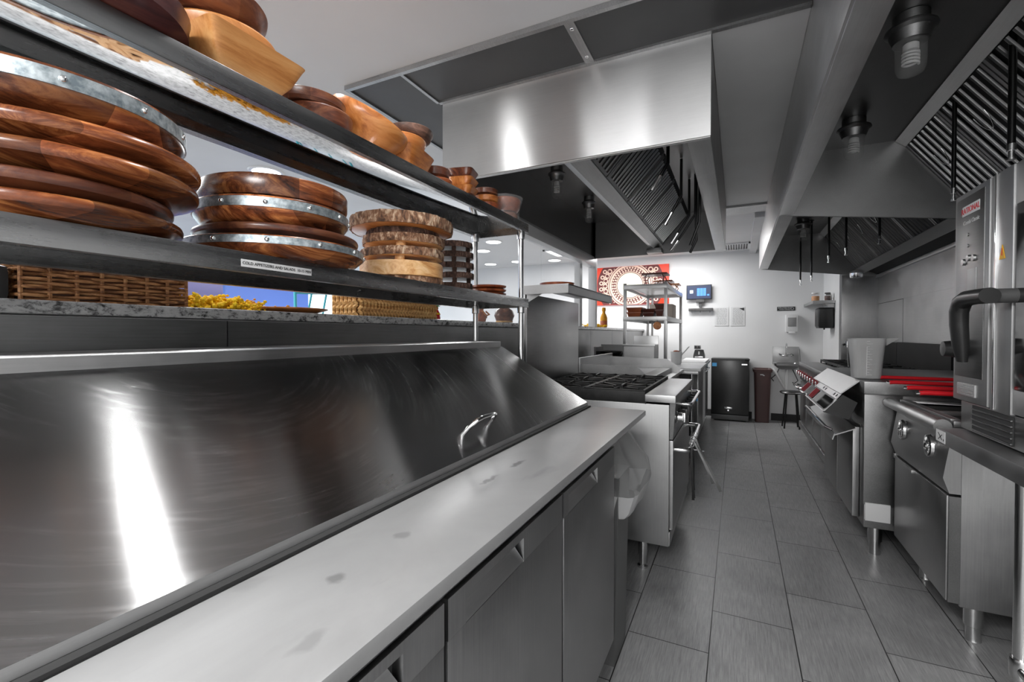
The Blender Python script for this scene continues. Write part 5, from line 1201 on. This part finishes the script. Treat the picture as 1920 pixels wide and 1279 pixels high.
# measuring pitcher
pi_ = thing('measuring_pitcher', 'large frosted measuring pitcher standing on the broiler cabinet', 'pitcher', (0.64, 3.28, 0.974))
def rq(a, b_, z, r): return [(p[0]+0.665, p[1]+3.26, z+0.974) for p in [(q[0], q[1]) for q in rr(-a, a, -b_, b_, 0, r)]]
obj('jug', MB().loft([rq(0.056, 0.06, 0.0, 0.03), rq(0.064, 0.068, 0.006, 0.035), rq(0.070, 0.074, 0.10, 0.035), rq(0.080, 0.082, 0.226, 0.035), rq(0.085, 0.086, 0.232, 0.035), rq(0.078, 0.080, 0.228, 0.035), rq(0.067, 0.071, 0.10, 0.033), rq(0.060, 0.064, 0.010, 0.03)]), M['frosted'], pi_)
obj('pour_lip', MB().prism([(0.745, 1.204), (0.80, 1.206), (0.745, 1.165)], 'y', 3.20, 3.26), M['frosted'], pi_)
tk = MB()
for k in range(14):
    z = 0.998+0.0145*k; dy = -0.0005*k
    tk.box(0.652, 0.652+(0.026 if k % 2 == 0 else 0.014), 3.186+dy-0.001-0.0002*k, 3.188+dy, z, z+0.0022)
tk.slab((0.652, 3.188, 0.995), (0.652, 3.179, 1.195), (0.655, 3.179, 1.195), (0.655, 3.188, 0.995), 0.001)
obj('measure_marks', tk, M['board_white'], pi_)
obj('grip', MB().tube([(0.58, 3.27, 1.18), (0.555, 3.27, 1.17), (0.55, 3.27, 1.06), (0.60, 3.27, 1.03)], 0.008, 8) if False else MB().tube([(0.66, 3.33, 1.18), (0.66, 3.375, 1.17), (0.66, 3.375, 1.05), (0.66, 3.325, 1.03)], 0.009, 8), M['frosted'], pi_)

# fryer
fy = thing('deep_fryer', 'stainless deep fryer with two round dials and a tubular front rail', 'fryer', (1.05, 2.7, 0))
obj('body', MB().box(0.80, 1.38, 2.385, 3.055, 0.16, 0.86, 0.003), M['steel_dark'], fy)
obj('side_panel', MB().box(0.79, 1.38, 2.372, 2.384, 0.16, 0.855, 0.002), M['steel_door'], fy)
obj('dial_panel', MB().prism([(0.80, 0.60), (0.755, 0.60), (0.735, 0.66), (0.762, 0.845), (0.80, 0.845)], 'y', 2.375, 3.06), M['steel_door'], fy)
dd = obj('door', MB().box(0.75, 0.795, 2.385, 3.05, 0.17, 0.59, 0.004), M['steel_door'], fy)
obj('door_pull', MB().box(0.735, 0.752, 2.74, 2.86, 0.578, 0.592, 0.003), M['steel_bright'], dd)
obj('door_edge', MB().box(0.755, 0.80, 2.374, 2.384, 0.17, 0.59), M['steel_dark'], dd); obj('hinge_block', MB().box(0.748, 0.80, 3.052, 3.075, 0.575, 0.60, 0.003), M['steel_dark'], dd)
obj('front_rail', MB().tube([(0.728, 2.36, 0.865), (0.728, 2.72, 0.865)], 0.029, 24).tube([(0.728, 2.715, 0.865), (0.728, 3.075, 0.865)], 0.025, 24), M['steel_bright'], fy)
for y in (2.545, 2.905):
    z = 0.752; xx = 0.7485
    k_ = obj('dial', MB().lathe([(0.047, 0.004), (0.05, -0.004), (0.047, -0.014), (0.036, -0.016), (0.034, -0.010), (0.001, -0.010)], (xx, y, z), 32, axis='x'), M['pipe'], fy)
    lg_ = MB().lathe([(0.012, -0.010), (0.011, -0.024), (0.001, -0.026)], (xx, y, z), 16, axis='x')
    for q in range(3):
        a = 2*PI*q/3+0.6; lg_.obox((xx-0.013, y+0.008*math.cos(a), z+0.008*math.sin(a)), (xx-0.013, y+0.034*math.cos(a), z+0.034*math.sin(a)), (0.006, 0, 0), (0, -0.007*math.sin(a), 0.007*math.cos(a)))
    obj('dial_spoke', lg_, M['chrome'], k_)
ft = MB(); ft.box(0.77, 1.37, 2.39, 2.42, 0.86, 0.885, 0.002).box(0.77, 1.37, 3.03, 3.06, 0.86, 0.885, 0.002).box(0.77, 0.80, 2.42, 3.03, 0.86, 0.89, 0.002).box(0.80, 1.37, 2.70, 2.73, 0.86, 0.882, 0.002)
obj('top_rim', ft, M['steel'], fy)
obj('oil_well', MB().box(0.80, 1.34, 2.42, 2.70, 0.861, 0.865).box(0.80, 1.34, 2.73, 3.03, 0.861, 0.865), M['black'], fy)
obj('back_splash', MB().box(1.34, 1.372, 2.38, 3.06, 0.86, 1.155, 0.004), M['black_panel'], fy)
for x, y in ((0.86, 2.46), (0.86, 2.98), (1.3, 2.46), (1.3, 2.98)):
    obj('leg', MB().lathe([(0.030, 0.16), (0.030, 0.06), (0.024, 0.056), (0.024, 0.012), (0.027, 0.0)], (x, y, 0), 20), M['pipe'], fy)
bsx = thing('backsplash_panel', 'black splash panel standing behind the broiler cabinet', 'panel', (1.38, 3.6, 0.975))
obj('panel', MB().box(1.365, 1.395, 3.09, 4.26, 0.974, 1.152, 0.003), M['black_panel'], bsx)
for k, (y, z, x0) in enumerate(((3.216, 0.986, 0.72), (2.92, 0.985, 0.693), (2.66, 0.985, 0.694), (2.45, 0.985, 0.681))):
    lb_ = ('farthest', 'second farthest', 'third', 'nearest')[k]
    t = thing('fryer_basket', lb_+' red handled fry basket over the fryer', 'fry basket', (x0+0.3, y, z), 'red handled fry baskets')
    obj('grip', MB().tube([(x0, y, z), (x0+0.02, y, z+0.002), (x0+0.33, y, z)], 0.010, 12), M['red'], t)
    zb = z-0.004 if k == 0 else z-0.078
    obj('grip_core', MB().tube([(x0-0.012, y, z), (x0+0.0, y, z)], 0.006, 8).tube([(x0+0.33, y, z), (x0+0.37, y, z-0.004), (x0+0.40, y, zb)], 0.005, 8), M['chrome'], t)
    bm_ = MB()
    for q in range(9): bm_.tube([(x0+0.40+0.018*q, y-0.05, zb), (x0+0.40+0.018*q, y+0.05, zb)], 0.0018, 6)
    for q in range(6): bm_.tube([(x0+0.40, y-0.05+0.02*q, zb-0.001), (x0+0.544, y-0.05+0.02*q, zb-0.001)], 0.0018, 6)
    bm_.tube([(x0+0.40, y-0.052, zb+0.002), (x0+0.546, y-0.052, zb+0.002), (x0+0.546, y+0.052, zb+0.002), (x0+0.40, y+0.052, zb+0.002)], 0.003, 6, True)
    obj('wire_basket', bm_, M['pipe'], t)

# combi oven on its stand
ov = thing('combi_oven', 'tall stainless combi oven with black lever handle on a stand', 'oven', (1.05, 1.9, 0.845))
ox, oy0, oy1, oz0, oz1 = 0.755, 1.44, 2.32, 0.985, 1.745
obj('casing', MB().box(ox+0.02, 1.38, oy0, oy1, 0.872, oz1, 0.004), M['oven'], ov)
cpn_ = obj('control_panel', MB().box(ox-0.012, ox+0.018, 2.055, oy1, oz0, oz1-0.002, 0.006), M['oven'], ov)
obj('control_face', MB().box(ox-0.0145, ox-0.011, 2.082, 2.298, 1.075, oz1-0.022, 0.003), M['steel_dark'], cpn_)
bg = obj('brand_plate', MB().box(ox-0.0165, ox-0.0144, 2.115, 2.245, 1.655, 1.690), M['paper'], cpn_)
text('RATIONAL', 0.029, M['red_print'], bg, (ox-0.0172, 2.18, 1.672), '-x')
text('iCombi Classic', 0.021, M['paper'], cpn_, (ox-0.0148, 2.18, 1.630), '-x')
for y, z in ((2.20, 1.585), (2.20, 1.545)): obj('indicator', MB().lathe([(0.006, 0), (0.006, -0.003)], (ox-0.0145, y, z), 14, axis='x'), M['oven'], cpn_)
for y, z in ((2.23, 1.49), (2.19, 1.50), (2.15, 1.495)):
    obj('button', MB().lathe([(0.012, 0), (0.011, -0.006), (0.001, -0.007)], (ox-0.0145, y, z), 18, axis='x'), M['steel'], cpn_)
obj('display', MB().box(ox-0.0165, ox-0.0144, 2.13, 2.20, 1.37, 1.46, 0.001), M['oven'], cpn_)
obj('selector_dial', MB().lathe([(0.034, 0), (0.036, -0.006), (0.030, -0.030), (0.027, -0.055), (0.001, -0.057)], (ox-0.0145, 2.235, 1.175), 28, axis='x'), M['black_plastic'], cpn_)
obj('data_label', MB().box(ox-0.0165, ox-0.0119, 2.13, 2.27, 1.008, 1.050), M['hood_flange'], cpn_)
dl_ = MB()
for k in range(6): dl_.box(ox-0.0172, ox-0.0164, 2.14, 2.14+0.115-0.02*(k % 3), 1.013+0.006*k, 1.0155+0.006*k)
obj('data_print', dl_, M['ink_grey'], cpn_)
dr = obj('door_frame', MB().box(ox-0.008, ox+0.018, 1.92, 2.048, oz0-0.005, oz1, 0.006).box(ox-0.002, ox+0.018, oy0, 1.925, 1.62, oz1, 0.004).box(ox-0.002, ox+0.018, oy0, 1.925, oz0, 1.06, 0.004), M['oven'], ov)
obj('door_edge_strip', MB().box(ox-0.0125, ox-0.007, 2.010, 2.020, oz0, oz1, 0.001), M['chrome'], dr)
obj('door_glass', MB().box(ox-0.006, ox+0.016, oy0+0.02, 1.905, 1.06, 1.62, 0.003), plain('dark_glass', 0.02, 0.08), dr)
ws = obj('warning_sign', MB().prism([(1.960, 1.465), (1.995, 1.465), (1.9775, 1.510)], 'x', ox-0.0096, ox-0.0081), M['yellow_sign'], dr)
obj('warning_mark', MB().prism([(1.975, 1.476), (1.980, 1.476), (1.9785, 1.500), (1.9765, 1.500)], 'x', ox-0.0103, ox-0.0095), M['red_print'], ws)
# lever handle
hn = MB()
hn.tube([(ox-0.004, 1.90, 1.345), (ox-0.07, 1.90, 1.345)], 0.022, 16)
hp = [(ox-0.075, 1.87, 1.345), (ox-0.078, 1.94, 1.347), (ox-0.079, 2.01, 1.346), (ox-0.080, 2.045, 1.335), (ox-0.081, 2.065, 1.305), (ox-0.079, 2.07, 1.26), (ox-0.072, 2.075, 1.19), (ox-0.066, 2.08, 1.135)]
def ell(path, rads):
    rings = []
    for i, p in enumerate(path):
        p = Vector(p); a = Vector(path[max(i-1, 0)]); b_ = Vector(path[min(i+1, len(path)-1)]); t = (b_-a).normalized(); s = Vector((1, 0, 0)); v = t.cross(s).normalized()
        rings.append([p+s*math.cos(2*PI*k/20)*rads[i][0]+v*math.sin(2*PI*k/20)*rads[i][1] for k in range(20)])
    return rings
obj('lever_handle', MB().loft(ell(hp, [(0.026, 0.024), (0.026, 0.024), (0.026, 0.025), (0.026, 0.028), (0.025, 0.031), (0.024, 0.033), (0.022, 0.029), (0.014, 0.018)])), M['black_plastic'], dr)
obj('handle_stub', hn, M['grey_plastic'], dr)
lv = MB(); lv.box(ox+0.006, ox+0.018, oy0, oy1-0.02, 0.878, 0.98, 0.003)
obj('vent_panel', lv, M['steel_dark'], ov)
for k in range(5): obj('vent_louvre', MB().box(ox-0.002, ox+0.006, 1.93, 2.20, 0.888+0.018*k, 0.892+0.018*k, 0.001), M['steel_dark'], ov)
obj('vent_recess', MB().box(ox+0.003, ox+0.0065, 1.93, 2.20, 0.884, 0.975), M['rubber'], ov)
sn = thing('oven_stand', 'tubular stainless stand carrying the combi oven', 'stand', (1.05, 1.9, 0))
obj('top_frame', MB().box(0.70, 1.40, 1.40, 2.335, 0.812, 0.868, 0.004), M['steel_side'], sn)
sl_ = obj('fork_label', MB().box(0.6985, 0.7002, 2.245, 2.33, 0.818, 0.862), M['paper'], sn)
obj('fork_symbol', MB().slab((0.698, 2.268, 0.848), (0.698, 2.273, 0.848), (0.698, 2.308, 0.826), (0.698, 2.303, 0.826), 0.0006).slab((0.698, 2.303, 0.852), (0.698, 2.309, 0.852), (0.698, 2.273, 0.828), (0.698, 2.267, 0.828), 0.0006).box(0.6974, 0.698, 2.253, 2.258, 0.826, 0.834), M['ink'], sl_)
for x, y in ((0.745, 1.83), (1.34, 2.25), (1.34, 1.5)):
    p_ = obj('leg', MB().tube([(x, y, 0.03), (x, y, 0.812)], 0.0185, 20), M['pipe'], sn)
    obj('foot', MB().lathe([(0.022, 0.05), (0.015, 0.045), (0.015, 0.01), (0.03, 0.0)], (x, y, 0), 20), M['pipe'], p_)
obj('cross_rail', MB().tube([(0.745, 1.83, 0.26), (0.745, 1.30, 0.26)], 0.0165, 16).tube([(0.745, 1.83, 0.26), (1.34, 1.83, 0.26)], 0.0165, 16), M['pipe'], sn)
obj('rail_collar', MB().lathe([(0.024, -0.03), (0.026, -0.025), (0.026, 0.025), (0.024, 0.03)], (0.745, 1.83, 0.26), 20), M['pipe'], sn)
obj('lower_guide', MB().box(0.80, 1.36, 1.40, 1.79, 0.30, 0.36, 0.004), M['steel_dark'], sn)
jb = thing('outlet_box', 'scuffed stainless outlet box hanging under the oven stand', 'outlet box', (0.8, 1.72, 0.6))
obj('box', MB().box(0.745, 0.84, 1.52, 1.76, 0.50, 0.79, 0.006), M['steel_dark'], jb)
obj('face_plate', MB().box(0.737, 0.746, 1.55, 1.735, 0.55, 0.77, 0.004), M['steel_bright'], jb)
obj('socket', MB().box(0.732, 0.738, 1.58, 1.70, 0.58, 0.68, 0.004), M['black_plastic'], jb)
obj('screw', MB().sphere((0.744, 1.74, 0.525), 0.008, (0.6, 1, 1), 10, 6).sphere((0.744, 1.67, 0.52), 0.008, (0.6, 1, 1), 10, 6), M['chrome'], jb)
